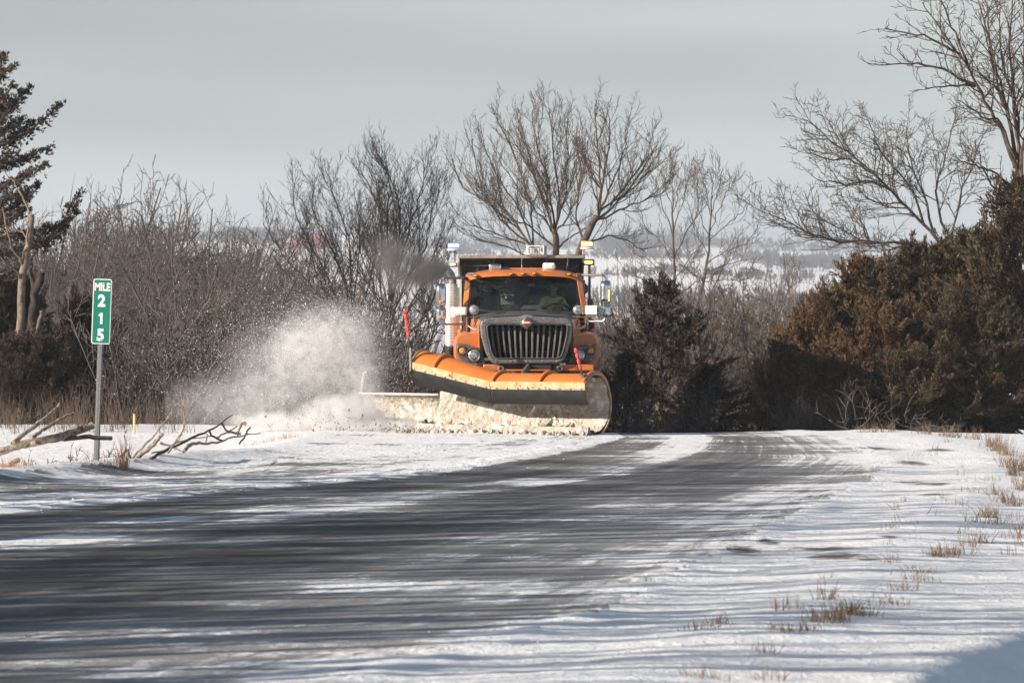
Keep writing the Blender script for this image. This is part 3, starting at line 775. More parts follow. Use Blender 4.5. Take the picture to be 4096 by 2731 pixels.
# --- plow lights on stalks
for s in (-1, 1):
    d = 104.9
    rx = 1896 if s < 0 else 2311
    rl = MB().lathe(P(rx, 1239, d), (0, -1, 0), [(-.09, .03), (-.06, .07), (0, .092), (.012, .094), (.02, .088), (.012, .08)], 28).build('spot_lamp', M_pipe, T, smooth=50)
    MB().lathe(P(rx, 1239, d), (0, -1, 0), [(.008, .083), (.025, .07), (.034, .04), (.036, 0)], 28).build('lamp_lens', M_lamp, rl, smooth=60)
    MB().lathe(P(rx, 1239, d), (0, -1, 0), [(.02, .04), (.045, .035), (.048, .03)], 16).build('lamp_bulb_cap', M_chrome, rl)
    if s < 0:
        q = MB().pbox(1823, 1867, 1228, 1261, d - .02, d + .12).build('plow_lamp', M_white_housing, T, bevel=0.018)
        MB().pbox(1829, 1861, 1233, 1256, d - .026, d).build('lamp_lens', M_lamp_dirty, q)
        MB().pbox(1803, 1824, 1227, 1270, d + .03, d + .3).build('lamp_housing', M_white_housing, q, bevel=0.015)
        MB().pbox(1833, 1843, 1262, 1282, d + .02, d + .1).build('lamp_foot', M_pipe, q)
    else:
        q = MB().pbox(2341, 2388, 1222, 1257, d - .02, d + .12).build('plow_lamp', M_white_housing, T, bevel=0.018)
        MB().pbox(2344, 2385, 1225, 1253, d - .026, d).build('lamp_lens', M_lens_lit, q)
        MB().pbox(2388, 2412, 1222, 1266, d + .03, d + .3).build('lamp_housing', M_galv, q, bevel=0.015)
        MB().pbox(2348, 2384, 1258, 1270, d, d + .1).build('lamp_foot', M_dirt, q)
        MB().pbox(2366, 2392, 1270, 1277, d, d + .02).build('lamp_bracket', M_galv, q)
    stx = 1869 if s < 0 else 2345
    sk = MB().tube([P(stx, 1352, 104.95), P(stx + s * 0, 1300, 104.95), P(stx, 1266, 104.95)], .027, 10).build('lamp_stalk', M_dirt, T)
    MB().lathe(P(stx, 1353, 104.95), (0, 0, 1), [(-.03, .06), (.03, .055), (.06, .03)], 14).build('stalk_foot', M_black, sk)
    bx0, bx1 = (1845, 1925) if s < 0 else (2290, 2376)
    MB().tube([P(bx0, 1267, 104.95), P(bx1, 1268, 104.95)], .022, 8).build('cross_bar', M_dirt, sk)
    MB().tube([P(stx, 1300, 104.95), P(stx - s * 18, 1312, 104.9), P(stx - s * 38, 1318, 104.85)], .02, 8).build('stalk_brace', M_pipe, sk)
    MB().tube([P(rx, 1262, 104.95), P(rx + s * -2, 1290, 104.9), P(rx - s * 12, 1316, 104.85)], .012, 8).build('cable', M_black, sk)
# --- exhaust stack with perforated shield (image left) 
ex = MB(); c0, c1 = P(1806, 1420, 106.9), P(1806, 1136, 106.9)
rr = M(24, 106.9)
stack = MB().lathe(c0, (0, 0, 1), [(0, rr), (c1.z - c0.z, rr), (c1.z - c0.z, rr * .8)], 28).build('exhaust_stack', M_stack, T, smooth=50)
pe = MB()
MB().tube([P(1808, 1140, 106.9), P(1808, 1118, 106.9), P(1803, 1102, 106.9), P(1793, 1088, 106.9), P(1786, 1082, 106.9)], [M(18, 107)] * 5, 18).build('exhaust_elbow', M_pipe, stack)
for k in range(44):                                    # slots in the shield
    for j in range(3):
        an = math.radians(-112 + j * 9 + (4.5 if k % 2 else 0))
        zz = c0.z + .10 + k * 0.029
        p = Vector((c0.x + math.cos(an) * (rr + .001), c0.y + math.sin(an) * (rr + .001), zz))
        pe.box(p, (.020, .006, .009), Matrix.Rotation(an + math.pi / 2, 3, 'Z'))
pe.build('shield_slots', M_black, stack, smooth=0, kind='stuff')
MB().pbox(1785, 1790, 1300, 1420, 106.6, 106.7).build('stack_rail', M_stack, stack)
MB().pbox(1830, 1838, 1150, 1330, 106.9, 107.1).build('stack_bracket', M_boxwhite, stack)
# side tank / mud on the left, rear of the fender
mbk = MB(); rng = random.Random(5)
mbk.loft([[P(1800 + 18 * math.cos(a) + rng.uniform(-4, 4), y + 6 * math.sin(a * 3), 105.9 + .2 * math.sin(a)) for a in np.linspace(0, 6.28, 10, endpoint=False)] for y in (1385, 1400, 1420, 1440, 1460)])
mbk.build('battery_box', M_black, T, bevel=0.01)
for s in (-1, 1):
    xx = 1850 if s < 0 else 2318
    MB().box((PX(xx, 107), 106.9, 0.62), (.35, 1.3, .5)).build('fuel_tank', M_pipe, T, bevel=0.06)
# --- dump body
bd = 108.7
body = MB()
xl, xr = PX(1834, bd), PX(2334, bd)
zt_, zb_ = PZ(1038, bd), 0.95
box_o = MB().box(((xl + xr) / 2, bd + .03, (zt_ + zb_) / 2), (xr - xl, .06, zt_ - zb_)).build('dump_body', M_box, T, bevel=0.01)
for xx in (xl + .03, xr - .03):
    MB().box((xx, bd + 2.2, (zt_ + zb_) / 2), (.06, 4.3, zt_ - zb_)).build('body_side', M_box, box_o, bevel=0.01)
MB().box(((xl + xr) / 2, bd + 4.35, (zt_ + zb_) / 2 - .2), (xr - xl, .06, zt_ - zb_ - .4)).build('tailgate', M_box, box_o)
MB().box(((xl + xr) / 2, bd + 2.2, zb_), (xr - xl, 4.4, .1)).build('body_floor', M_box, box_o)
for xx in (1858, 1938, 2030, 2122, 2214, 2310):
    MB().pbox(xx - 6, xx + 6, 1062, 1300, bd - .07, bd).build('body_rib', M_box, box_o, bevel=0.008)
# cab shield: sloping plate reaching forward over the cab, with a folded lip
sh = MB(); fa, fb = P(1834, 1024, 107.7), P(2334, 1021, 107.7)
sh.loft([[fa, fb, fb - Vector((0, 0, .05)), fa - Vector((0, 0, .05))], [fa + Vector((0, .03, .012)), fb + Vector((0, .03, .012)), fb + Vector((0, .03, -.05)), fa + Vector((0, .03, -.05))],
         [Vector((xl, bd + .06, zt_ + .03)), Vector((xr, bd + .06, zt_ + .03)), Vector((xr, bd + .06, zt_ - .02)), Vector((xl, bd + .06, zt_ - .02))]])
shield = sh.build('cab_shield', M_box, T, bevel=0.006)
MB().pbox(1832, 2336, 1021, 1033, 107.66, 107.7).build('shield_lip', M_steel_worn, shield, bevel=0.008)
for xx in (1976, 2186):
    mb = MB(); a = P(xx, 1034, 107.72)
    mb.loft([[a + Vector((-.012, 0, 0)), a + Vector((.012, 0, 0)), a + Vector((.012, .95, 0)), a + Vector((-.012, .95, 0))], [a + Vector((-.012, 0.02, -.05)), a + Vector((.012, 0.02, -.05)), a + Vector((.012, .95, -.22)), a + Vector((-.012, .95, -.22))]])
    mb.build('shield_gusset', M_box, shield)
for s in (-1, 1):
    xx = 1834 if s < 0 else 2334
    a = P(xx, 1022, 107.7); mb = MB()
    mb.loft([[a + Vector((-.015, -.02, .03)), a + Vector((-.015, 1.0, .03)), a + Vector((-.015, 1.0, -.55)), a + Vector((-.015, .78, -.3)), a + Vector((-.015, -.02, -.13))],
             [a + Vector((.015, -.02, .03)), a + Vector((.015, 1.0, .03)), a + Vector((.015, 1.0, -.55)), a + Vector((.015, .78, -.3)), a + Vector((.015, -.02, -.13))]])
    mb.build('shield_cheek', M_boxwhite if s < 0 else M_box, shield)
MB().tube([P(1845, 1060, 107.9), P(1880, 1064, 107.9), P(1955, 1062, 107.6)], .011, 6).build('cable', M_black, shield)
MB().tube([P(2222, 1068, 107.3), P(2265, 1084, 107.6), P(2310, 1062, 107.8), P(2330, 1040, 107.9)], .012, 6).build('cable', M_black, shield)
MB().pbox(1834, 1848, 1060, 1330, bd - .09, bd - .02).build('body_corner_post', M_boxwhite, box_o, bevel=0.008)
MB().pbox(2312, 2334, 1090, 1160, bd - .09, bd - .02).build('body_corner_post', M_box, box_o, bevel=0.008)
# plate on its mount
pm = MB().pbox(2105, 2188, 981, 1028, 107.58, 107.62).build('plate_mount', M_galv, T, bevel=0.006)
pl = MB().pbox(2106, 2177, 982, 1019, 107.56, 107.58).build('licence_plate', M_plate, pm, bevel=0.004)
text('plate_number', 'ET8674', P(2141.5, 1001, 107.556), 0.155, M_ink, pl, 0.0, 0.53, 0.0, 1.08)
text('plate_state', 'Minnesota', P(2141.5, 987.5, 107.556), 0.038, M_ink, pl, 0.0, 0.9)
text('plate_caption', 'STATE VEHICLE', P(2141.5, 1014.5, 107.556), 0.030, M_ink, pl, 0.0, 0.8)
for xx, yy in ((2120, 985), (2163, 985), (2120, 1016), (2163, 1016), (2112, 1024), (2148, 1024), (2183, 1024)):
    MB().lathe(P(xx, yy, 107.556), (0, -1, 0), [(0, .009), (.008, .008)], 8).build('plate_bolt', M_dirt, pl)
# beacons
for s, bx, yt, yb, lens, glow in ((-1, 1813, 974, 994, M_blue_lens, M_beacon_blue), (1, 2349, 966, 988, M_amber, M_beacon_amber)):
    d = 107.75
    base = P(bx + (3 if s < 0 else 0), yb + 9, d)
    be = MB().lathe(base, (0, 0, 1), [(0, .125), (.02, .135), (.03, .13), (.042, .10)], 28).build('beacon', M_white_housing, T)
    hgt = M(yb - yt, d)
    MB().lathe(base + Vector((-.01, 0, .042)), (0, 0, 1), [(0, .108), (hgt * .16, .11), (hgt * .3, .10)], 28).build('beacon_lens', lens, be)
    MB().lathe(base + Vector((-.01, 0, .042 + hgt * .3)), (0, 0, 1), [(0, .10), (hgt * .55, .10)], 28).build('beacon_flash', glow, be)
    MB().lathe(base + Vector((-.01, 0, .042 + hgt * .85)), (0, 0, 1), [(0, .102), (hgt * .15, .11), (hgt * .25, .112), (hgt * .27, .09), (hgt * .3, 0)], 28).build('beacon_cap', lens, be)
    mb = MB(); bx2 = bx + (6 if s < 0 else -15)
    mb.pbox(bx2 - 5, bx2 + 6, yb + 9, 1046, d + .02, d + .045); mb.build('beacon_bracket', M_galv if s < 0 else M_boxwhite, be, bevel=0.004)
    for k in range(2): MB().lathe(P(bx2, yb + 18 + 9 * k, d + .02), (0, -1, 0), [(0, .012), (.01, .011)], 10).build('bolt', M_dirt, be)
# oval warning lamps either side of the body
for s, x0, x1, y0, y1, hm, lm in ((-1, 1781, 1832, 1045, 1069, M_white_housing, M_lamp_dirty), (1, 2331, 2378, 1037, 1061, M_black, M_amber_lit)):
    d = 107.9
    hs = MB().pbox(x0, x1, y0, y1, d, d + .14).build('warning_lamp', hm, T, bevel=0.012)
    xm, ym = (x0 + x1) / 2, (y0 + y1) / 2
    def oval(rx, ry, dd0, dd1, nm, m_, par):
        pts = [(xm + rx * math.copysign(abs(math.cos(a)) ** .6, math.cos(a)), ym + ry * math.copysign(abs(math.sin(a)) ** .75, math.sin(a))) for a in np.linspace(0, 2 * math.pi, 24, endpoint=False)]
        return MB().prism(pts, dd0, dd1).build(nm, m_, par)
    oval(21, 9.5, d - .012, d, 'lamp_gasket', M_black, hs)
    oval(17.5, 6.8, d - .022, d - .008, 'lamp_lens', lm, hs)
# mast on the right side with brackets
mast = MB().pbox(2353, 2363, 1061, 1330, 107.4, 107.5).build('side_mast', M_black, T)
MB().prism([(2330, 1132), (2342, 1132), (2352, 1145), (2352, 1165), (2338, 1182), (2330, 1190)], 107.45, 107.55).build('mast_bracket', M_box, mast)
MB().pbox(2350, 2372, 1196, 1230, 107.2, 107.4).build('mast_box', M_dirt, mast, bevel=0.01)
MB().pbox(2364, 2378, 1262, 1330, 106.6, 106.9).build('air_intake', M_black, T, bevel=0.02)
# --- inside the cab
st = MB()
for xx, hy in ((1950, 1150), (2212, 1152)):
    seat = MB().pbox(xx - 44, xx + 44, hy + 10, 1275, 107.45, 107.65).build('seat', M_seat, T, bevel=0.07, segs=3)
    MB().box((PX(xx, 107.2), 107.2, PZ(1290, 107)), (.5, .55, .15)).build('seat_cushion', M_seat, seat, bevel=0.05)
    MB().pbox(xx - 24, xx + 24, hy - 22, hy + 12, 107.5, 107.62).build('headrest', M_seat, seat, bevel=0.04, segs=3)
dash = MB().loft([[P(x, 1252, 106.05) for x in (1880, 2320)] , [P(x, 1243, 106.3) for x in (1880, 2320)], [P(x, 1246, 106.6) for x in (1880, 2320)], [P(x, 1300, 106.65) for x in (1880, 2320)]], closed=False).build('dashboard', M_dash, T)
cp = MB().pbox(2003, 2058, 1177, 1219, 107.2, 107.3).build('control_panel', M_dash, T, bevel=0.01)
MB().pbox(2019, 2041, 1178, 1202, 107.12, 107.2).build('radio_unit', M_black, cp, bevel=0.008)
MB().pbox(2020, 2026, 1184, 1194, 107.11, 107.12).build('radio_sticker', M_plate, cp)
for k in range(3): MB().tube([P(2004, 1184 + k * 3, 107.18), P(2012, 1183 + k * 3, 107.14), P(2020, 1184 + k * 2, 107.16)], .008, 6).build('wire', M_black, cp)
MB().tube([P(2041, 1186, 107.15), P(2052, 1185, 107.15), P(2054, 1200, 107.15), P(2048, 1214, 107.15)], .008, 6).build('wire', M_black, cp)
MB().pbox(2016, 2078, 1219, 1240, 106.7, 106.9).build('console', M_dash, T, bevel=0.01)
cl = MB().prism([(2078, 1237), (2096, 1220), (2172, 1221), (2172, 1237)], 106.45, 106.6).build('clipboard_box', M_white_housing, T, bevel=0.006)
MB().pbox(2166, 2180, 1222, 1238, 106.42, 106.6).build('box_end', M_black, cl)
sw = MB(); cc = P(2228, 1246, 106.75)
sw.tube([cc + Vector((.235 * math.cos(a), .235 * math.sin(a) * .55, .235 * math.sin(a) * .62)) for a in np.linspace(0, 2 * math.pi, 33)], .017, 8)
swo = sw.build('steering_wheel', M_black, T)
MB().tube([cc + Vector((-.22, 0, 0)), cc, cc + Vector((.22, 0, 0))], .016, 6).build('wheel_spoke', M_black, swo)
MB().tube([cc, cc + Vector((0, -.35, -.3))], .03, 8).build('steering_column', M_black, swo)
vz = MB().pbox(2138, 2290, 1133, 1147, 106.62, 106.65).build('sun_visor', M_interior, T, bevel=0.01)
MB().pbox(2197, 2225, 1134, 1142, 106.60, 106.62).build('visor_clip', M_black, vz)
for k in range(5):
    MB().tube([P(2112 + k * 5.5, 1134, 106.6), P(2116 + k * 5.5, 1147, 106.6)], .005, 5).build('coil_cord', M_plate, vz)
    MB().tube([P(2116 + k * 5.5, 1134, 106.61), P(2112 + k * 5.5, 1147, 106.61)], .005, 5).build('coil_cord', M_plate, vz)

# --- front plow: moldboard curling right over, wider towards its trailing end
pa = math.radians(35)
PRX, PRY = PX(2340, 101.0), 101.0
PLEN = 3.82
ax_l = Vector((-math.cos(pa), math.sin(pa), 0)); ax_b = Vector((math.sin(pa), math.cos(pa), 0))
def plow_dim(t):
    k = max(0.0, (t - 0.54) / 0.46)
    return 1.10 + 0.40 * k - 0.0 * t, 0.95 + 0.10 * k                 # height, depth
def plow_pt(t, phi, inset=0.0, fwd=0.0):
    H_, B_ = plow_dim(t)
    b = B_ * .5 + (B_ * .5 - inset) * math.cos(phi); z = H_ * .5 + (H_ * .5 - inset) * math.sin(phi)
    return Vector((PRX, PRY, 0)) + ax_l * (PLEN * t) + ax_b * (b - 0.13 + fwd) + Vector((0, 0, z + .0))
phis = np.radians(np.linspace(-118, 136, 46))
ts = np.concatenate([np.linspace(0, .54, 14), np.linspace(.54, 1, 13)[1:]])
plow = MB().loft([[plow_pt(t, p) for p in phis] for t in ts], closed=False).build('plow', M_plow, T, smooth=60)
# snow caked on the inside
rng = random.Random(3)
tt = np.linspace(0.004, .996, 170); ph = np.radians(np.linspace(-122, 70, 74))
rings = []
for t in tt:
    r = []
    for p in ph:
        q = plow_pt(t, p, .02)
        nn = mnoise.fractal((q.x * 2.6, q.y * 2.6, q.z * 2.6), .8, 2.0, 5)
        n2 = mnoise.turbulence((q.x * 7, q.y * 7, q.z * 7 + 5), 3, False)
        low = max(0, 1 - (p - math.radians(-116)) / math.radians(50))
        r.append(plow_pt(t, p, max(.012, .034 + .045 * nn * (0.5 + low) + low * .14 * max(0, .25 + nn) + .04 * n2 * low + (.022 * n2))))
    rings.append(r)
MB().loft(rings, closed=False).build('caked_snow', M_cake, plow, smooth=60)
# rim at the right end, edge plate at the left end
MB().tube([plow_pt(0, p) + ax_l * -.005 for p in phis], .016, 8).build('end_rim', M_steel_worn, plow)
mb = MB(); ring0 = [plow_pt(1.0, p) + ax_l * .005 for p in phis[24:]]
mb.tube(ring0, .022, 8); mb.build('end_rim', M_steel_worn, plow)
a = plow_pt(1.0, phis[-1])
MB().box(a + Vector((-.02, -.02, .16)), (.035, .05, .62)).build('end_plate', M_steel_worn, plow, bevel=0.006)
# ribs
for t0, wd in ((0.0, .016), (.25, .016), (.52, .016), (.86, .016)):
    rings = []
    for p in np.radians(np.linspace(40, 135, 22)):
        q0, q1 = plow_pt(t0, p, -.004), plow_pt(min(t0 + wd, 1), p, -.004)
        o0, o1 = plow_pt(t0, p, -.055), plow_pt(min(t0 + wd, 1), p, -.055)
        rings.append([q0, q1, o1, o0])
    MB().loft(rings).build('rib', M_plow, plow, bevel=0.008)
# lip strip and rubber deflector
def lip(t): return plow_pt(t, phis[-1])
def strip(n0, n1, off, nm, mt, t0, t1, thick=.012, bow=0.0, rows=2):
    rings = []
    for t in np.linspace(t0, t1, 16):
        col = []
        for f in np.linspace(0, 1, rows):
            p = lip(t) - Vector((0, 0, n0 + (n1 - n0) * f)) - ax_b * (off + bow * f * f)
            col.append(p)
        back = [p + ax_b * thick for p in reversed(col)]
        rings.append(col + back)
    return MB().loft(rings).build(nm, mt, plow, smooth=40)
for t0, t1 in ((0.0, .537), (.541, 1.0)):
    strip(-.02, .095, .016, 'lip_strip', M_plow_edge, t0, t1)
    strip(.075, .12, .004, 'clamp_bar', M_steel_worn, t0, t1, .02)
    strip(.10, .385 if t0 == 0 else .39, .0, 'rubber_deflector', M_rubber, t0, t1, .015, -.10, 6)
for k in range(17):
    t = .02 + k * .06
    MB().lathe(lip(t) - Vector((0, 0, .1)) - ax_b * .006, -ax_b, [(0, .016), (.014, .014), (.018, .006)], 8).build('clamp_bolt', M_dirt, plow)
# cutting edge
MB().loft([[plow_pt(t, phis[0]) + ax_b * b_ + Vector((0, 0, z_)) for b_, z_ in ((-.015, .09), (.04, .09), (.03, -.06), (-.05, -.06))] for t in ts]).build('cutting_edge', M_cake, plow)
# marker rods with red sleeves
def rod(pts, nm_par, d, sleeve0):
    v = [P(x, y, dd_) for x, y, dd_ in pts]
    ro = MB().tube([v[0], v[0].lerp(v[1], .3)], .016, 8).build('marker_rod', M_black, nm_par)
    n = 4
    for k in range(n):
        a = v[0].lerp(v[1], sleeve0 + (1 - sleeve0) * k / n); b = v[0].lerp(v[1], sleeve0 + (1 - sleeve0) * (k + .96) / n)
        MB().tube([a, a.lerp(b, .15), a.lerp(b, .8), b], [.018, .031 + .006 * (k == n - 1), .031, .016], 10).build('marker_sleeve', M_red, ro, smooth=60)
    return ro
r1 = rod([(1639, 1385, 103.1), (1622, 1252, 103.1)], plow, 103, .27)
MB().tube([P(1623, 1256, 103.1), P(1628, 1244, 103.1), P(1614, 1250, 103.1)], [.02, .035, .03], 8).build('marker_tip', M_red, r1)
MB().pbox(1636, 1652, 1363, 1390, 103.12, 103.2).build('rod_clamp', M_black, r1)
r2 = rod([(2329, 1500, 100.9), (2301, 1390, 100.9)], plow, 101, .2)
MB().tube([P(2323, 1494, 100.92), P(2332, 1508, 100.9), P(2344, 1500, 101.0)], .028, 8).build('rod_clamp', M_dirt, r2)
# lumps of slush rolling along the foot of the blade
rng = random.Random(11)
for k in range(130):
    t = rng.random() ** .8 * 1.02
    c = plow_pt(min(t, 1), phis[0]) - ax_b * rng.uniform(-.06, .20) + ax_l * (rng.uniform(0, .25) if t > .95 else 0)
    r = rng.uniform(.02, .065)
    c.z = .01 + r * .4
    bmx = bmesh.new(); bmesh.ops.create_icosphere(bmx, subdivisions=1, radius=r)
    mbx = MB(); bmx.verts.ensure_lookup_table()
    mbx.add([c + v.co * rng.uniform(.7, 1.3) for v in bmx.verts], [tuple(v.index for v in f.verts) for f in bmx.faces]); bmx.free()
    mbx.build('slush_lump', M_cake, plow, smooth=0)
# --- wing plow trailing at the side
wd0 = 107.2
wing_rings = []
prof = [(0.0, 0.02), (.14, .10), (.24, .28), (.27, .45), (.23, .62), (.14, .74), (.04, .80)]
for f in np.linspace(0, 1, 14):
    xx = 1755 - (1755 - 1430) * f
    base = Vector((PX(xx, wd0), wd0 - .9 + 1.5 * f, -.06))
    slant = (1 - f)
    wing_rings.append([base + Vector((.35 * b_ - .16 * (z_ - .8) * (1 if f > .9 else .4), b_, z_ * (PZ(1575, wd0) + .06) / .8)) for b_, z_ in prof])
wing = MB().loft(wing_rings, closed=False).build('wing_plow', M_cake, T, smooth=60)
MB().tube([r[-1] for r in wing_rings], .022, 8).build('wing_edge', M_boxwhite, wing)
MB().tube([P(1444, 1572, 108), P(1450, 1530, 108), P(1456, 1492, 108), P(1466, 1487, 108)], .022, 8).build('wing_marker', mat('snowed_marker', (.62, .38, .30), (.75, .62, .55), 9, rough=.8), wing)
MB().box((PX(1800, 107), 107.3, .55), (.7, .12, .12)).build('wing_arm', M_dirt, wing)

# ------------------------------------------------------------------ driver
def skin_mesh(name, m, parent, verts, edges, radii, loc, root=0, levels=2):
    me = bpy.data.meshes.new(name); me.from_pydata(verts, edges, []); me.materials.append(m)
    o = bpy.data.objects.new(name, me); COL.objects.link(o); o.parent = parent; o.location = loc
    md = o.modifiers.new('skin', 'SKIN'); md.use_smooth_shade = True
    if not me.skin_vertices: 
        bm = bmesh.new(); bm.from_mesh(me); bm.verts.layers.skin.verify(); bm.to_mesh(me); bm.free()
    for i, r in enumerate(radii):
        me.skin_vertices[0].data[i].radius = (r, r) if not hasattr(r, '__len__') else r
        me.skin_vertices[0].data[i].use_root = (i == root)
    s = o.modifiers.new('sub', 'SUBSURF'); s.levels = levels; s.render_levels = levels
    return o
hip = P(2212, 1300, 107.2)
rel = {'hip': (0, 0, 0), 'bel': (0, .03, .16), 'che': (0, .05, .36), 'nk': (0, .03, .52), 'ck': (0, 0.01, .585)}
V_ = [(0, 0, 0), (0, .04, .18), (0, .05, .36), (0, .04, .50), (0, .02, .56),
      (.19, .04, .45), (.27, -.08, .24), (.21, -.34, .20), (.20, -.41, .23),
      (-.19, .04, .45), (-.27, -.08, .24), (-.23, -.34, .20), (-.22, -.41, .23),
      (.10, -.05, -.01), (.13, -.45, .04), (.13, -.50, -.38), (-.10, -.05, -.01), (-.13, -.45, .04), (-.13, -.50, -.38),
      (0, -.005, .62), (0, -.01, .69), (0, 0, .755), (0, .01, .79)]
E_ = [(0, 1), (1, 2), (2, 3), (3, 4), (3, 5), (5, 6), (6, 7), (7, 8), (3, 9), (9, 10), (10, 11), (11, 12), (0, 13), (13, 14), (14, 15), (0, 16), (16, 17), (17, 18), (4, 19), (19, 20), (20, 21), (21, 22)]
R_ = [(.15, .12), (.155, .12), (.17, .12), (.11, .085), .06, .062, .047, .034, .035, .062, .047, .034, .035, .09, .075, .05, .09, .075, .05, (.062, .075), (.078, .092), (.076, .09), (.05, .06)]
for hx, sg in ((8, 1), (12, -1)):                                      # fingers and thumb closed on the rim
    w = V_[hx]
    for k, ln in enumerate((.036, .042, .040, .032)):
        i = len(V_); ox = (k - 1.5) * .02
        V_ += [(w[0] + ox, w[1] - .05, w[2] + .035), (w[0] + ox, w[1] - .05 - ln, w[2] + .025), (w[0] + ox, w[1] - .05 - ln, w[2] - .012)]
        E_ += [(hx, i), (i, i + 1), (i + 1, i + 2)]; R_ += [.010, .009, .008]
    i = len(V_)
    V_ += [(w[0] - sg * .035, w[1] - .02, w[2] + .02), (w[0] - sg * .045, w[1] - .055, w[2] + .0)]
    E_ += [(hx, i), (i, i + 1)]; R_ += [.012, .010]
person = skin_mesh('person', M_skin, None, V_, E_, R_, hip)
tag(person, 'driver in yellow green shirt and dark cap behind the steering wheel', 'person')
def child_skin(nm, m, ids, edges, grow):
    mp_ = {v: i for i, v in enumerate(ids)}
    rr_ = [tuple(q + grow for q in (R_[i] if hasattr(R_[i], '__len__') else (R_[i], R_[i]))) for i in ids]
    return skin_mesh(nm, m, person, [V_[i] for i in ids], [(mp_[a], mp_[b]) for a, b in edges], rr_, (0, 0, 0))
child_skin('shirt', M_shirt, [0, 1, 2, 3, 5, 6, 9, 10], [(0, 1), (1, 2), (2, 3), (3, 5), (5, 6), (3, 9), (9, 10)], .016)
child_skin('trousers', M_trousers, [0, 13, 14, 15, 16, 17, 18], [(0, 13), (13, 14), (14, 15), (0, 16), (16, 17), (17, 18)], .014)
cap = MB().lathe(hip + Vector((0, .0, .735)), (0, 0, 1), [(0, .098), (.03, .1), (.07, .085), (.095, .05), (.10, 0)], 18)
cap.box(hip + Vector((0, -.13, .742)), (.15, .1, .012)); cap.build('cap', M_cap, person, smooth=50)
face = MB()
MB().lathe(hip + Vector((0, -.095, .675)), (0, -1, -.25), [(0, .02), (.02, .016), (.032, .006)], 8).build('nose', M_skin, person, smooth=60)
for sx in (-.032, .032):
    MB().lathe(hip + Vector((sx, -.098, .70)), (0, -1, 0), [(0, .012), (.006, .008), (.008, 0)], 8).build('eye', M_ink, person)
    MB().box(hip + Vector((sx * 2.55, 0.0, .68)), (.018, .03, .055)).build('ear', M_skin, person, bevel=0.006)
MB().box(hip + Vector((0, -.103, .632)), (.05, .01, .009)).build('mouth', mat('lips', (.2, .08, .06), rough=.6), person)
bl = MB(); bl.loft([[hip + Vector((.155, -.075, .50)), hip + Vector((.205, -.06, .47)), hip + Vector((.205, -.045, .47)), hip + Vector((.155, -.06, .50))],
                    [hip + Vector((-.02, -.165, .30)), hip + Vector((.04, -.165, .27)), hip + Vector((.04, -.15, .27)), hip + Vector((-.02, -.15, .30))],
                    [hip + Vector((-.16, -.13, .02)), hip + Vector((-.11, -.15, -.01)), hip + Vector((-.11, -.13, -.01)), hip + Vector((-.16, -.11, .02))]])
bl.build('seat_belt', M_belt, person)

# ------------------------------------------------------------------ trees and brush
def perp(t, rng):
    while True:
        r = Vector((rng.gauss(0, 1), rng.gauss(0, 1), rng.gauss(0, 1)))
        q = r - t * r.dot(t)
        if q.length > .2: return q.normalized()
def path(start, dr, ln, n, rng, up=.25, wig=.12):
    pts = [Vector(start)]; d = Vector(dr).normalized()
    for i in range(n):
        d = (d + Vector((rng.gauss(0, wig), rng.gauss(0, wig), rng.gauss(0, wig) + up / n))).normalized()
        pts.append(pts[-1] + d * (ln / n))
    return pts
def at(pts, f):
    x = f * (len(pts) - 1); i = min(int(x), len(pts) - 2)
    return pts[i].lerp(pts[i + 1], x - i), (pts[i + 1] - pts[i]).normalized()
class Twigs:
    """many thin three or four sided tubes"""
    def __init__(self): self.v, self.f = [], []
    def tube(self, pts, r0, r1, n=3):
        o = len(self.v); m = len(pts)
        for i, p in enumerate(pts):
            t = pts[min(i + 1, m - 1)] - pts[max(i - 1, 0)]
            a = t.cross(Vector((.31, .17, .93)))
            if a.length < 1e-6: a = Vector((1, 0, 0))
            a.normalize(); b = t.cross(a); b.normalize()
            r = r0 + (r1 - r0) * i / (m - 1)
            for k in range(n):
                an = 6.2832 * k / n; c, s = math.cos(an) * r, math.sin(an) * r
                self.v.append((p.x + a.x * c + b.x * s, p.y + a.y * c + b.y * s, p.z + a.z * c + b.z * s))
        for i in range(m - 1):
            for k in range(n):
                k2 = (k + 1) % n
                self.f.append((o + i * n + k, o + i * n + k2, o + (i + 1) * n + k2, o + (i + 1) * n + k))
    def arrays(self): return np.array(self.v, np.float32), np.array(self.f, np.int32)
def ramify(tw, pts, r, ln, level, rng, prm):
    """side shoots along a branch, then shoots on those"""
    nchild = prm['n'][level]
    cnt = max(2, int(nchild * min(1.6, max(.5, ln / prm['ref'][level]))))
    for k in range(cnt):
        f = prm['f0'][level] + (1 - prm['f0'][level]) * (k + rng.random()) / cnt
        p, t = at(pts, min(f, .995))
        ang = math.radians(rng.gauss(prm['ang'][level], 9))
        dr = t * math.cos(ang) + perp(t, rng) * math.sin(ang)
        if dr.z < -.25: dr.z *= .3
        l2 = ln * prm['ratio'][level] * (1.12 - .72 * f) * rng.uniform(.6, 1.25)
        l2 = max(l2, prm['min'][level])
        rr = max(prm['rmin'], r * (1 - .6 * f) * .55)
        last = level == len(prm['n']) - 1
        pp = path(p, dr, l2, prm.get('seg', 2) if last else 4, rng, prm['up'][level], prm['wig'])
        tw.tube(pp, rr, prm['rmin'] * .8, 3)
        if not last: ramify(tw, pp, rr, l2, level + 1, rng, prm)
ASH = dict(n=(13, 8, 5), ref=(3.0, 1.3, .6), f0=(.12, .12, .12), ang=(32, 34, 38), ratio=(.46, .48, .5), min=(.6, .28, .14), up=(.85, .55, .25), wig=.06, rmin=.0050)
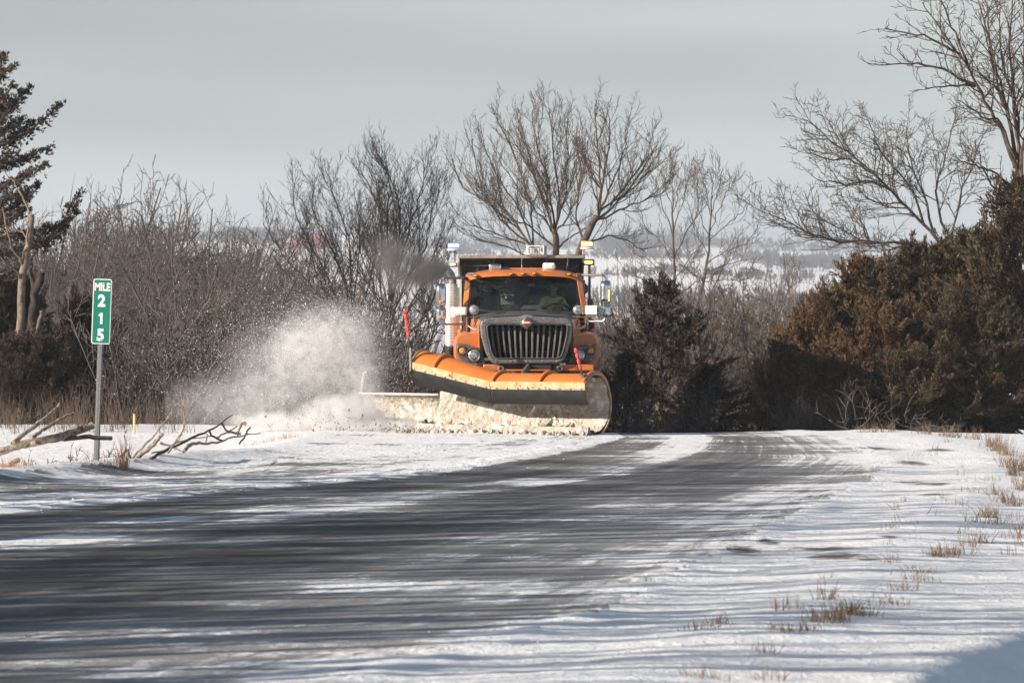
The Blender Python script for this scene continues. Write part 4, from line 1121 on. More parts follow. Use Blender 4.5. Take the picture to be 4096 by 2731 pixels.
OAK = dict(n=(14, 9, 6), ref=(3.0, 1.2, .6), f0=(.2, .12, .1), ang=(48, 48, 50), ratio=(.42, .5, .5), min=(.6, .28, .15), up=(.45, .35, .2), wig=.13, rmin=.006)
BARE = dict(n=(6, 5, 3), ref=(2.6, 1.3, .6), f0=(.25, .2, .2), ang=(48, 45, 45), ratio=(.42, .48, .5), min=(.5, .25, .12), up=(.2, .2, .1), wig=.16, rmin=.009)

def limb_points(px, d, rng, spread):
    """pixel polyline -> world polyline that also leans in depth"""
    off = rng.uniform(-spread, spread); n = len(px)
    return [P(x, y, d + off * (i / (n - 1)) ** 1.1) for i, (x, y) in enumerate(px)]
def refine(pts, rng, w=.03):
    out_ = []
    n = len(pts)
    for i in range(n - 1):
        p0, p1, p2, p3 = pts[max(i - 1, 0)], pts[i], pts[i + 1], pts[min(i + 2, n - 1)]
        for k in range(4):
            t = k / 4
            q = .5 * ((2 * p1) + (p2 - p0) * t + (2 * p0 - 5 * p1 + 4 * p2 - p3) * t * t + (3 * p1 - p0 - 3 * p2 + p3) * t ** 3)
            out_.append(q + Vector((rng.gauss(0, w), rng.gauss(0, w), rng.gauss(0, w))))
    out_.append(pts[-1]); return out_
def plen(pts): return sum((b - a).length for a, b in zip(pts, pts[1:]))

def hand_tree(name, label, d, trunk_px, limbs_px, r0, prm, bark_m, seed, spread=1.6, group=None, zbase=None, sub=False, squash=0.0):
    rng = random.Random(seed)
    limbs_px = [[(x, y + max(0, 1000 - y) * squash) for x, y in lp] for lp in limbs_px]
    tr = [P(x, y, d) for x, y in trunk_px]
    if zbase is not None: tr = [Vector((tr[0].x, d, zbase))] + tr
    root = empty(name, (tr[0].x, tr[0].y, tr[0].z), label, 'tree', group)
    tp = refine(tr, rng, .02)
    MB().tube(tp, list(np.linspace(r0, .012 if sub else r0 * .72, len(tp))), 10).build('trunk', bark_m, root, smooth=60)
    tw = Twigs()
    for lp in limbs_px:
        w = refine(limb_points(lp, d, rng, spread), rng, .022)
        ln = plen(w); rl = r0 * (.36 if not sub else .30) * min(1.1, .45 + ln / 8)
        lm = MB().tube(w, list(rl + (.010 - rl) * np.linspace(0, 1, len(w)) ** .8), 6).build('limb', bark_m, root, smooth=60)
        ramify(tw, w, rl, ln, 0, rng, prm)
    off = np.array(root.location, np.float32)
    v, f = tw.arrays()
    fast_mesh('crown', v - off, f, bark_m, root)
    return root

hand_tree('bare_tree', 'bare dark tree fanning out left of the exhaust smoke, farther from the truck', 152, [(1405, 1440), (1400, 1340), (1406, 1270)],
    [[(1402, 1340), (1330, 1230), (1200, 1100), (1110, 985), (1052, 890)], [(1402, 1310), (1345, 1180), (1270, 1030), (1190, 880), (1175, 780)],
     [(1406, 1280), (1405, 1110), (1390, 950), (1340, 800), (1325, 720)], [(1408, 1270), (1430, 1060), (1440, 900), (1420, 790)], [(1404, 1320), (1360, 1230), (1290, 1150), (1240, 1010), (1240, 880)],
     [(1405, 1300), (1380, 1130), (1320, 980), (1260, 860), (1255, 740)], [(1408, 1290), (1470, 1150), (1500, 1000), (1490, 850)]], .085, ASH, M_bark_dark, 21, 1.4, zbase=-3.5)
hand_tree('bare_tree', 'bare dark tree directly behind the exhaust smoke', 149, [(1560, 1500), (1562, 1400), (1548, 1310)],
    [[(1548, 1310), (1522, 1140), (1530, 960), (1500, 800), (1440, 680)], [(1548, 1310), (1560, 1130), (1600, 960), (1592, 790), (1530, 650)], [(1550, 1300), (1592, 1090), (1640, 910), (1688, 770), (1698, 670)],
     [(1562, 1390), (1650, 1210), (1730, 1040), (1785, 880)], [(1562, 1400), (1640, 1320), (1720, 1275), (1780, 1215)], [(1548, 1320), (1500, 1160), (1445, 1030), (1400, 910)], [(1550, 1300), (1570, 1080), (1550, 900), (1560, 730), (1530, 640)],
     [(1562, 1400), (1700, 1260), (1760, 1120), (1800, 1000)], [(1555, 1330), (1610, 1150), (1690, 1020), (1730, 850), (1760, 760)]], .10, ASH, M_bark_dark, 22, 1.4, zbase=-3.4)
hand_tree('bare_tree', 'bare brown tree behind the licence plate, leaning left with a few dry seed clusters', 157, [(2135, 1180), (2132, 1080), (2130, 990)],
    [[(2130, 990), (2000, 870), (1920, 720), (1890, 540)], [(2130, 990), (2050, 890), (1960, 810), (1850, 740), (1808, 620)], [(2130, 985), (2120, 810), (2060, 620), (1985, 450)], [(2100, 975), (1990, 935), (1880, 895), (1795, 800)],
     [(2130, 985), (2080, 840), (1990, 700), (1930, 560)], [(2132, 1040), (2030, 985), (1930, 960), (1840, 905)], [(2110, 960), (2020, 830), (1950, 780), (1880, 680)]], .10, ASH, M_bark_brown, 23, 1.6, zbase=-4.2, squash=.03)
hand_tree('bare_tree', 'tall bare tree rising upright straight behind the truck cab', 151, [(2226, 1250), (2224, 1050), (2216, 925)],
    [[(2216, 925), (2180, 800), (2130, 640), (2075, 430)], [(2216, 925), (2172, 855), (2090, 765), (1995, 600)], [(2216, 920), (2235, 780), (2212, 560), (2200, 390)], [(2218, 930), (2290, 820), (2322, 700), (2305, 480)],
     [(2216, 905), (2200, 740), (2145, 520), (2130, 390)], [(2216, 915), (2150, 720), (2080, 580), (2030, 480)], [(2217, 920), (2260, 780), (2270, 600), (2255, 410)], [(2222, 1000), (2300, 930), (2350, 900), (2400, 860)], [(2220, 990), (2120, 900), (2040, 860), (1960, 760)]], .11, ASH, M_bark_brown, 24, 1.6, zbase=-3.9, squash=.08)
hand_tree('bare_tree', 'tall bare tree leaning right behind the amber beacon', 147, [(2285, 1250), (2312, 1030), (2388, 865)],
    [[(2388, 865), (2402, 720), (2392, 550), (2380, 360)], [(2388, 865), (2480, 785), (2570, 690), (2660, 600)], [(2392, 845), (2450, 705), (2492, 570), (2512, 410)], [(2400, 825), (2520, 725), (2600, 590), (2592, 490)],
     [(2375, 885), (2500, 810), (2600, 775), (2680, 725)], [(2402, 725), (2345, 620), (2312, 500)], [(2440, 805), (2540, 660), (2620, 545)], [(2395, 850), (2420, 640), (2440, 520), (2435, 410)], [(2340, 960), (2300, 830), (2330, 680), (2350, 520)], [(2330, 985), (2430, 940), (2510, 960), (2580, 1010)]], .12, ASH, M_bark_brown, 25, 1.6, zbase=-3.6, squash=.09)
hand_tree('bare_tree', 'slim bare tree with straight trunk, nearer the truck of the right pair', 139, [(2712, 1330), (2700, 1150), (2690, 900), (2690, 760)],
    [[(2690, 800), (2688, 740), (2690, 700)], [(2692, 950), (2660, 850), (2630, 760), (2625, 720)], [(2692, 930), (2725, 830), (2750, 740), (2755, 710)], [(2696, 1050), (2640, 960), (2580, 900), (2560, 840)], [(2696, 1030), (2750, 930), (2790, 840)], [(2700, 1130), (2620, 1060), (2540, 1010), (2490, 960)], [(2700, 1120), (2760, 1030), (2810, 980)], [(2690, 850), (2665, 770), (2660, 715)], [(2690, 860), (2715, 770), (2720, 715)], [(2702, 1160), (2640, 1120), (2560, 1110), (2510, 1080)], [(2704, 1200), (2780, 1130), (2830, 1110)]], .062, ASH, M_bark_grey, 26, 1.2, zbase=-2.9, sub=True)
hand_tree('bare_tree', 'slim bare tree leaning right at its foot, with long low branches to the right', 141, [(2770, 1340), (2805, 1160), (2838, 950), (2848, 780)],
    [[(2848, 800), (2850, 740), (2852, 700)], [(2830, 1050), (2900, 1010), (2985, 975), (3030, 910)], [(2826, 1080), (2910, 1060), (2990, 1040)], [(2838, 950), (2800, 850), (2785, 770), (2790, 720)], [(2840, 930), (2880, 830), (2910, 760), (2920, 730)], [(2836, 970), (2900, 900), (2970, 850), (2985, 810)], [(2832, 1020), (2790, 940), (2770, 860)], [(2845, 860), (2825, 780), (2820, 720)], [(2845, 850), (2870, 770), (2880, 710)], [(2815, 1130), (2900, 1120), (2960, 1130)], [(2812, 1140), (2760, 1080), (2720, 1060)]], .065, ASH, M_bark_grey, 27, 1.2, zbase=-3.0, sub=True)
hand_tree('bare_tree', 'wide bare tree spreading left above the right junipers', 123, [(3930, 1500), (3880, 1180), (3800, 1030)],
    [[(3790, 1000), (3640, 840), (3490, 690), (3360, 590), (3225, 480)], [(3810, 1045), (3680, 985), (3480, 968), (3320, 962), (3190, 905), (3075, 855)], [(3740, 950), (3690, 780), (3645, 640), (3625, 510)], [(3640, 840), (3570, 760), (3575, 660), (3552, 540)], [(3800, 980), (3745, 770), (3780, 620), (3825, 450)],
     [(3500, 700), (3420, 650), (3330, 640), (3240, 610)], [(3800, 1000), (3830, 820), (3880, 680), (3930, 540)], [(3560, 760), (3460, 720), (3380, 740), (3270, 720)], [(3480, 968), (3440, 900), (3400, 870)], [(3700, 900), (3640, 750), (3520, 600), (3480, 500)]], .115, OAK, M_bark_grey, 28, 1.8, zbase=-1.6)
STEM = dict(n=(11, 7, 5), ref=(2.6, 1.3, .6), f0=(.2, .2, .2), ang=(44, 42, 45), ratio=(.36, .46, .5), min=(.45, .25, .12), up=(.3, .25, .1), wig=.13, rmin=.0065)
hand_tree('bare_tree', 'tall bare tree at the right edge reaching above the top of view', 119, [(4130, 1400), (4110, 1000), (4085, 780), (4070, 690)],
    [[(4072, 700), (4000, 520), (3920, 370), (3855, 245), (3765, 125), (3690, 10)], [(3905, 345), (3765, 278), (3645, 255), (3520, 258)], [(3845, 235), (3745, 165), (3645, 135), (3540, 112)], [(4068, 640), (4010, 380), (3955, 160), (3890, -80)], [(4072, 660), (4055, 360), (4040, 120), (4062, -120)], [(4080, 740), (4105, 450), (4095, 180), (4110, -80)], [(3905, 345), (3800, 342), (3700, 355)], [(3880, 290), (3830, 160), (3780, 40), (3735, -60)], [(4066, 660), (4000, 490), (3930, 470), (3830, 400)], [(4030, 470), (3990, 330), (3960, 160), (3950, 20)],
     [(4085, 800), (3990, 700), (3900, 660), (3820, 640)], [(4080, 720), (4070, 480), (4010, 240), (4000, 40)], [(4090, 830), (4010, 780), (3940, 690), (3900, 560)]], .135, STEM, M_bark_brown, 29, 1.4, zbase=-1.5)

# generic bare trees, three shapes shared by the woods and the row left of the view
def generic_tree(seed, prm, h=10.0, nl=9, wide=.5, rt=.13):
    rng = random.Random(seed); tw = Twigs()
    trunk = path((0, 0, 0), (rng.gauss(0, .05), rng.gauss(0, .05), 1), h * .55, 5, rng, .1, .05)
    tw_t = MB().tube(trunk, list(np.linspace(rt, rt * .5, len(trunk))), 7, cap=False)
    for k in range(nl):
        p, t = at(trunk, .35 + .64 * k / nl)
        an = 2.4 * k + rng.uniform(-.4, .4)
        dr = Vector((math.cos(an) * wide, math.sin(an) * wide, 1)).normalized()
        w = path(p, dr, h * rng.uniform(.42, .55), 6, rng, .25, .09)
        tw.tube(w, rt * .4, .014 if rt < .2 else .03, 5)
        ramify(tw, w, rt * .4, plen(w), 0, rng, prm)
    return tw_t, tw
GEN = dict(n=(9, 6, 4), ref=(3.0, 1.3, .7), f0=(.15, .12, .12), ang=(42, 42, 45), ratio=(.42, .5, .5), min=(.6, .3, .2), up=(.5, .35, .2), wig=.12, rmin=.011)
gen_meshes = []
for sd, wd_ in ((101, .55), (102, .75), (103, .45)):
    tt_, tw = generic_tree(sd, GEN, 10.0, 8, wd_)
    e = empty('bare_tree', (0, 0, 0))
    to = tt_.build('trunk', M_bark_grey, e, smooth=60); v, f = tw.arrays(); co_ = fast_mesh('crown', v, f, M_bark_grey, e)
    gen_meshes.append((to.data, co_.data))
    for o in (to, co_, e): bpy.data.objects.remove(o)
def place_generic(k, loc, sc, rz, label, group, bark_m=None):
    e = empty('bare_tree', loc, label, 'tree', group)
    for nm, me in zip(('trunk', 'crown'), gen_meshes[k]):
        o = bpy.data.objects.new(nm, me); COL.objects.link(o); o.parent = e
        if bark_m:
            o.material_slots[0].link = 'OBJECT'; o.material_slots[0].material = bark_m
    e.scale = (sc, sc, sc) if not hasattr(sc, '__len__') else sc; e.rotation_euler = (0, 0, rz)
    return e
rng = random.Random(77)
ord_ = ['leftmost', 'second', 'third', 'fourth', 'fifth', 'sixth', 'seventh', 'eighth', 'ninth', 'tenth', 'eleventh', 'twelfth', 'thirteenth', 'fourteenth', 'fifteenth']
sky_trees = [(20, 760, 192), (110, 745, 200), (200, 738, 188), (290, 755, 196), (370, 745, 186), (450, 745, 194), (535, 785, 188), (610, 800, 198), (690, 830, 188), (765, 860, 196), (840, 878, 190), (915, 895, 198), (985, 915, 190), (1050, 930, 200), (1120, 965, 194)]
for i, (x, y, d) in enumerate(sky_trees):
    zb = float(far_height(np.array([PX(x, d)]), np.array([float(d)]))[0])
    h = PZ(y, d) - zb
    place_generic(i % 3, (PX(x, d), d, zb), (h / 10.4 * 1.05, h / 10.4 * 1.05, h / 10.4), rng.uniform(0, 6), '%s grey tree from the left along the wooded skyline' % ord_[i], 'bare trees along the left skyline', M_brush)
# row of bare trees beyond the left edge of the view: their shadows stripe the road
SPARSE = dict(n=(4, 3), ref=(3.0, 1.3), f0=(.3, .2), ang=(45, 45), ratio=(.4, .45), min=(.6, .3), up=(.4, .3), wig=.1, rmin=.016)
for sd, wd_ in ((111, .4), (112, .55), (113, .35)):
    tt_, tw = generic_tree(sd, SPARSE, 10.0, 7, wd_, .30)
    e = empty('bare_tree', (0, 0, 0))
    to = tt_.build('trunk', M_bark_grey, e, smooth=60); v, f = tw.arrays(); co_ = fast_mesh('crown', v, f, M_bark_grey, e)
    gen_meshes.append((to.data, co_.data))
    for o in (to, co_, e): bpy.data.objects.remove(o)
rng = random.Random(5)
row = [(-14 - 5 * ((k * .618) % 1), 19 + 3.05 * k + rng.uniform(-.8, .8)) for k in range(18)]
for i, (x, d) in enumerate(row):
    place_generic(3 + i % 3, (x, d, -.5), rng.uniform(1.05, 1.35), rng.uniform(0, 6), 'bare tree in the row beyond the left edge of view', 'bare trees in the row left of the view')

# thicket that fills the lower left and stands behind the trucks: nobody could count it
def shrub(seed, h=3.0, stems=9, prm=None, lean=.5):
    rng = random.Random(seed); tw = Twigs()
    for k in range(stems):
        an = rng.uniform(0, 6.28); q = rng.uniform(.1, lean)
        w = path((rng.gauss(0, .25), rng.gauss(0, .25), 0), (math.cos(an) * q, math.sin(an) * q, 1), h * rng.uniform(.6, 1.05), 5, rng, .2, .12)
        tw.tube(w, .024, .009, 4)
        ramify(tw, w, .02, plen(w), 0, rng, prm)
    return tw.arrays()
SHR = dict(n=(8, 5), ref=(2.0, .8), f0=(.12, .12), ang=(42, 45), ratio=(.4, .5), min=(.4, .2), up=(.4, .2), wig=.15, rmin=.010, seg=1)
variants = [shrub(200 + k, 3.2, 10, SHR, .8) for k in range(4)]
def mass(name, label, spots, m, seed, vari=variants):
    rng = random.Random(seed); vs_, fs_ = [], []; o = 0
    for (x, d, z, sc) in spots:
        v, f = vari[rng.randrange(len(vari))]
        a = rng.uniform(0, 6.28); c, s = math.cos(a), math.sin(a)
        w = np.stack([v[:, 0] * c - v[:, 1] * s, v[:, 0] * s + v[:, 1] * c, v[:, 2] * rng.uniform(.85, 1.15)], -1) * sc + np.array([x, d, z], np.float32)
        vs_.append(w); fs_.append(f + o); o += len(v)
    ob = fast_mesh(name, np.concatenate(vs_), np.concatenate(fs_), m, kind='stuff'); ob['label'] = label
    return ob
def gz(x, d):
    if d < 118: return float(side_height(np.array([x]), np.array([d]))[0])
    b = float(smooth(118, 150, np.array([d]))[0]); X_, D_ = np.array([x]), np.array([float(d)])
    return float((1 - b) * side_height(X_, D_)[0] + b * far_height(X_, D_)[0])
LITE = dict(n=(8, 5, 3), ref=(3.0, 1.3, .7), f0=(.1, .1, .1), ang=(42, 44, 46), ratio=(.42, .5, .5), min=(.6, .35, .22), up=(.5, .35, .2), wig=.13, rmin=.0065, seg=1)
lite = []
for sd in (401, 402, 403):
    tt_, tw = generic_tree(sd, LITE, 8.0, 8, .7, .09); p_ = MB()
    v, f = tw.arrays(); lite.append((v, f))
rng = random.Random(9); spots = []
for k in range(40):
    xp = 40 + 1500 * (k + rng.random()) / 40; d = rng.uniform(140, 182); x = PX(xp, d); z = gz(x, d)
    top = 900 + 110 * rng.random() + max(0, xp - 700) * .30
    spots.append((x, d, z - .5, min(1.6, max(.5, (PZ(top, d) - z + .5) / 7.9))))
for k in range(16):
    xp = 60 + 960 * (k + rng.random()) / 16; d = rng.uniform(184, 200); x = PX(xp, d); z = gz(x, d)
    top = float(np.interp(xp, [0, 450, 700, 1000], [800, 785, 835, 920])) + 50 * rng.random()
    spots.append((x, d, z - .5, (PZ(top, d) - z + .5) / 7.9))
mass('thicket', 'grey brown wood of bare young trees behind the mile marker and snow spray', spots, M_brush, 4, lite)
spots = []
for k in range(34):
    d = rng.uniform(115, 138); x = PX(40 + 1500 * (k + rng.random()) / 34, d); z = gz(x, d) - .2
    spots.append((x, d, z, rng.uniform(.7, 1.25)))
mass('undergrowth', 'bare brush along the far side of the left ditch', spots, M_brush, 14)
spots = []
for k in range(14):
    d = rng.uniform(128, 160); x = PX(rng.uniform(1500, 2480), d); z = gz(x, d); spots.append((x, d, z, rng.uniform(.8, 1.25) * (1.0 + max(0, -z) * .12)))
mass('brush', 'bare brush low behind the truck', spots, M_bark_dark, 6)

spots = []
for k in range(15):
    xp = 2400 + 980 * (k + rng.random()) / 15; d = rng.uniform(126, 150); x = PX(xp, d); z = gz(x, d)
    spots.append((x, d, z - .4, (PZ(1070 + 110 * rng.random(), d) - z + .4) / 7.9))
mass('far_brush', 'grey brown brush between the truck and the right junipers', spots, M_brush, 16, lite)

# bare shrubs right of the truck
SHR2 = dict(n=(9, 7, 4), ref=(2.0, .8, .5), f0=(.12, .1, .1), ang=(38, 42, 45), ratio=(.42, .5, .5), min=(.4, .2, .12), up=(.5, .3, .2), wig=.12, rmin=.0075)
for i, (x, yt, d, m_, lb) in enumerate(((2870, 1120, 119, M_bark_grey, 'bare grey shrub in front of the slim leaning tree'), (2985, 1040, 121, M_bark_grey, 'tall dense twiggy shrub midway between truck and rust junipers'), (3120, 1000, 123, M_bark_grey, 'tall thin stemmed shrub beside the rust juniper'),
                                       (3060, 1290, 115, M_bark_pale, 'low pale tangled shrub at the far road edge'), (2760, 1230, 124, M_bark_grey, 'bare shrub half inside the dark juniper'), (3215, 1060, 126, M_bark_pale, 'pale upright shrub against the far snowfield'))):
    z = gz(PX(x, d), d) - .1; h = PZ(yt, d) - z
    v, f = shrub(300 + i, h * .92, 8, SHR2, .42)
    e = empty('bare_shrub', (PX(x, d), d, z), lb, 'shrub', 'bare shrubs right of the truck')
    fast_mesh('stems', v, f, m_, e)
spots = []
for k in range(12):
    d = rng.uniform(108.5, 113); x = PX(rng.uniform(2440, 4200), d); spots.append((x, d, gz(x, d) - .35, rng.uniform(.22, .42)))
mass('brambles', 'low tangle of dry brambles along the foot of the right junipers', spots, M_bark_grey, 8)

# ---- junipers
def sprays(centres, dirs, rng, per, ln, wd, jit=.55):
    """thin pointed leaf sprays: one triangle each, grouped in tufts"""
    n = len(centres)
    c = np.repeat(centres, per, 0) + rng.normal(0, ln * .28, (n * per, 3))
    dr = np.repeat(dirs, per, 0) + rng.normal(0, jit, (n * per, 3))
    dr /= np.linalg.norm(dr, axis=1, keepdims=True)
    sd = np.cross(dr, rng.normal(0, 1, (n * per, 3))); sd /= np.linalg.norm(sd, axis=1, keepdims=True) + 1e-9
    L_ = ln * rng.uniform(.6, 1.3, (n * per, 1)); W_ = wd * rng.uniform(.6, 1.3, (n * per, 1))
    v = np.stack([c - sd * W_, c + sd * W_, c + dr * L_], 1).reshape(-1, 3)
    f = np.arange(n * per * 3).reshape(-1, 3)
    tone = np.repeat(np.clip(np.repeat(rng.beta(.8, 3.0, n), per) + rng.normal(0, .14, n * per), 0, 1), 3)  # random per tuft; the bright end paints sunlit tips into the foliage colour
    return v, f, tone
def juniper(seed, h, w, nb=150, per=9, dens=1.0, droop=.0, shape=1.0):
    """plumes of foliage on branches round a trunk; returns trunk MB, foliage arrays and bare stems"""
    rng = random.Random(seed); nr_ = np.random.default_rng(seed)
    trunk = MB().tube([(0, 0, 0), (rng.gauss(0, .05), rng.gauss(0, .05), h * .5), (rng.gauss(0, .1), 0, h * .97)], [.13, .08, .015], 8)
    stems = Twigs(); C, D_ = [], []
    for k in range(nb):
        f = (k + rng.random()) / nb
        z = h * (.02 + .95 * f ** .9)
        reach = w * .5 * (1 - f ** (1.6 * shape)) ** (.65 if shape > .5 else .8) * rng.uniform(.55, 1.28) + .12
        an = k * 2.39996 + rng.uniform(-.3, .3)
        rise = rng.uniform(.25, .75) - droop + .9 * f
        pts = path((0, 0, z * .93), (math.cos(an), math.sin(an), rise * .5), reach * 1.05, 6, rng, rise * .6, .10)
        stems.tube(pts, .028 * (1 - f * .6), .006, 3)
        ns = int(dens * (4 + reach * 5))
        for j in range(ns + 1):                         # feathery side sprigs, foliage close along each
            if j == ns: sp_ = pts[3:]; ln_ = reach * .5
            else:
                p, t = at(pts, min(.99, .22 + .78 * (j + rng.random()) / ns))
                ln_ = (.22 + .34 * rng.random()) * min(1.2, .5 + reach * .5)
                dr = (t * .75 + perp(t, rng) * .75 + Vector((0, 0, .35 - droop * 2))).normalized()
                sp_ = path(p, dr, ln_, 3, rng, .25 - droop, .10)
            m_ = int(5 + ln_ * 22)
            for q in range(m_):
                g = (q + rng.random()) / m_
                p, t = at(sp_, min(.999, g))
                o = perp(t, rng) * abs(rng.gauss(0, .055 * (1.25 - g)))
                C.append(p + o); D_.append((t + o * 5.0).normalized())
    v, f, tone = sprays(np.array([tuple(c) for c in C]), np.array([tuple(q) for q in D_]), nr_, 5, .105, .017, .30)
    return trunk, stems.arrays(), (v, f, tone)
jun = {}
for key, (sd, h, w, nb, per, dens, droop, shape) in {'broad': (1, 5.0, 4.4, 100, 10, .95, 0, 1.1), 'tall': (2, 6.0, 4.0, 115, 10, .95, 0, .8), 'low': (3, 3.2, 3.2, 80, 9, 1.0, .05, 1.0), 'loose': (4, 5.2, 4.8, 64, 9, .62, .10, .45)}.items():
    tr_, st_, fo_ = juniper(sd, h, w, nb, per, dens, droop, shape)
    a_ = tr_.build('trunk', M_bark_brown, None); b_ = fast_mesh('branches', st_[0], st_[1], M_bark_grey); c_ = fast_mesh('crown', fo_[0], fo_[1], M_juniper, attr={'tone': fo_[2]})
    jun[key] = (h, w, a_.data, b_.data, c_.data)
    for o in (a_, b_, c_): bpy.data.objects.remove(o)
def place_juniper(key, x, yt, wpx, d, m_, rz, label, group='junipers along the road edge', sink=.25):
    h, w, ta, br, cr_ = jun[key]
    X_ = PX(x, d); z = gz(X_, d) - sink
    e = empty('juniper_tree', (X_, d, z), label, 'tree', group)
    for nm, me in (('trunk', ta), ('branches', br), ('crown', cr_)):
        o = bpy.data.objects.new(nm, me); COL.objects.link(o); o.parent = e
        if nm == 'crown': o.material_slots[0].link = 'OBJECT'; o.material_slots[0].material = m_
    k = M(wpx, d) / w
    e.scale = (k, k, (PZ(yt, d) - z) / (h * 1.03)); e.rotation_euler = (0, 0, rz)
    return e
for a_ in (('tall', 4120, 620, 820, 114.5, M_juniper_green, .3, 'tallest olive juniper at the right edge, below the tall bare tree'),
           ('tall', 3890, 860, 620, 116.5, M_juniper_green, 4.4, 'tall olive juniper second from the right edge'),
           ('broad', 3690, 930, 700, 117, M_juniper_green, 1.7, 'broad olive juniper in the middle of the right juniper bank'),
           ('tall', 3450, 975, 560, 117.5, M_juniper, 2.9, 'rust brown juniper with ragged top under the low bare branch'),
           ('broad', 3330, 1130, 480, 115, M_juniper, 3.9, 'rust brown juniper leaning towards the bare shrubs'),
           ('low', 3180, 1300, 330, 112.5, M_juniper, .9, 'small rust juniper bush nearest the truck'),
           ('low', 3330, 1370, 420, 111.5, M_juniper, 4.2, 'round rust juniper bush at the front of the bank'),
           ('broad', 3900, 1150, 640, 112.5, M_juniper_green, 5.0, 'dense olive juniper low at the front right'),
           ('low', 3620, 1400, 480, 111, M_juniper_green, 2.2, 'dark low juniper behind the fallen twigs at the crest'),
           ('loose', 2640, 1040, 760, 117, M_juniper_dark, 1.1, 'dark open branched cone shaped juniper right of the truck mirror'),
           ('loose', 2500, 1380, 420, 113.5, M_juniper_dark, 3.6, 'dark low juniper beside the right end of the plow'),
           ('loose', 2830, 1430, 520, 114, M_juniper_dark, 5.3, 'dark sprawling juniper under the bare shrubs'),
           ('broad', 3560, 1180, 520, 113, M_juniper, 5.9, 'rust and olive juniper between the ragged top and the broad one')):
    place_juniper(*a_)
place_juniper('low', 330, 1180, 330, 121, M_juniper_dark, .4, 'dark juniper bush behind the top of the mile marker', 'junipers at the left edge')
place_juniper('low', 120, 1330, 420, 114.5, M_juniper_dark, 1.4, 'dark juniper bush at the foot of the cut trunks', 'junipers at the left edge')
place_juniper('low', 30, 1120, 420, 119, M_juniper_dark, 2.4, 'dark juniper low at the left edge behind the cut trunks', 'junipers at the left edge')

for i, (x, dd_, k) in enumerate(((-19, 24, 1.15), (-22, 36, 1.25), (-20.5, 45.5, 1.1), (-19.5, 57, 1.1), (-24, 30, 1.3))):
    h, w, ta, br, cr_ = jun['tall']
    e = empty('juniper_tree', (x, dd_, -.5), 'dense juniper in the row beyond the left edge of view', 'tree', 'junipers in the row left of the view')
    for nm, me in (('trunk', ta), ('branches', br), ('crown', cr_)):
        o = bpy.data.objects.new(nm, me); COL.objects.link(o); o.parent = e
    e.scale = (k * .8, k * .8, k * 1.15); e.rotation_euler = (0, 0, i * 2.0)

for x, dd_, k in ((-12.4, 79.3, .75), (-12.9, 83.5, .8)):  # low junipers out of view, added so their shadow falls on the ditch
    h, w, ta, br, cr_ = jun['low']
    e = empty('juniper_tree', (x, dd_, -.6), 'unseen low juniper beyond the left edge of view, added to shade the ditch', 'tree', 'unseen low junipers added to shade the ditch')
    for nm, me in (('trunk', ta), ('branches', br), ('crown', cr_)):
        o = bpy.data.objects.new(nm, me); COL.objects.link(o); o.parent = e
    e.scale = (k, k, k)

# conifer at the left edge, long arching limbs with hanging foliage
rng = random.Random(31); nr_ = np.random.default_rng(31)
dC = 118.0
cb = P(-70, 1780, dC); cb.z = gz(cb.x, dC) - .2
con = empty('conifer_tree', tuple(cb), 'tall dark conifer at the left edge with long ragged limbs', 'tree')
MB().tube([cb, P(-70, 1100, dC), P(-60, 500, dC), P(-40, 180, dC)], [.2, .16, .09, .02], 10).build('trunk', M_bark_brown, con, smooth=60)
limbs = [(-55, 330, 0, 300, 58, 258), (-55, 460, 50, 420, 118, 342), (-60, 545, 20, 520, 90, 470), (-60, 600, 110, 530, 244, 412), (-60, 680, 70, 640, 205, 583), (-60, 760, 70, 720, 190, 648), (-60, 800, 60, 790, 150, 730), (-62, 860, 60, 830, 128, 760), (-62, 900, 30, 880, 110, 830),
         (-64, 960, 120, 930, 200, 900), (200, 925, 270, 880, 322, 758), (-64, 1040, 60, 990, 170, 960), (120, 980, 200, 960, 262, 905), (-60, 420, 10, 410, 50, 330), (-64, 1150, 30, 1090, 90, 1060), (-60, 300, -20, 260, 20, 215), (-60, 640, 0, 650, 70, 600), (-60, 520, -10, 500, 40, 430)]
C, D_ = [], []; stems = Twigs()
for (x0, y0, x1, y1, x2, y2) in limbs:
    for rep in range(2):
        dz_ = rng.uniform(-1.2, 1.2) if rep else rng.uniform(-.3, .3)
        k = rng.uniform(.6, .9) if rep else 1
        pts = refine([P(x0, y0, dC), P(x0 + (x1 - x0) * k, y0 + (y1 - y0) * k, dC + dz_ * .6), P(x0 + (x2 - x0) * k, y0 + (y2 - y0) * k, dC + dz_)], rng, .02)
        stems.tube(pts, .04, .008, 4)
        L_ = plen(pts); nn = int(62 * L_)
        for j in range(nn):
            g = .22 + .78 * (j + rng.random()) / nn
            p, t = at(pts, min(g, .999))
            o = Vector((rng.gauss(0, .085), rng.gauss(0, .14), -abs(rng.gauss(0, .13)) + .05)) * (1.1 - .6 * g)
            C.append(p + o); D_.append((t * .7 + o * 2.5 + Vector((0, 0, .15))).normalized())
v, f, tone = sprays(np.array([tuple(c) for c in C]), np.array([tuple(q) for q in D_]), nr_, 8, .07, .017)
off = np.array(cb, np.float32)
fast_mesh('crown', v - off, f, M_juniper_dark, con, attr={'tone': tone}); v, f = stems.arrays(); fast_mesh('branches', v - off, f, M_bark_brown, con)
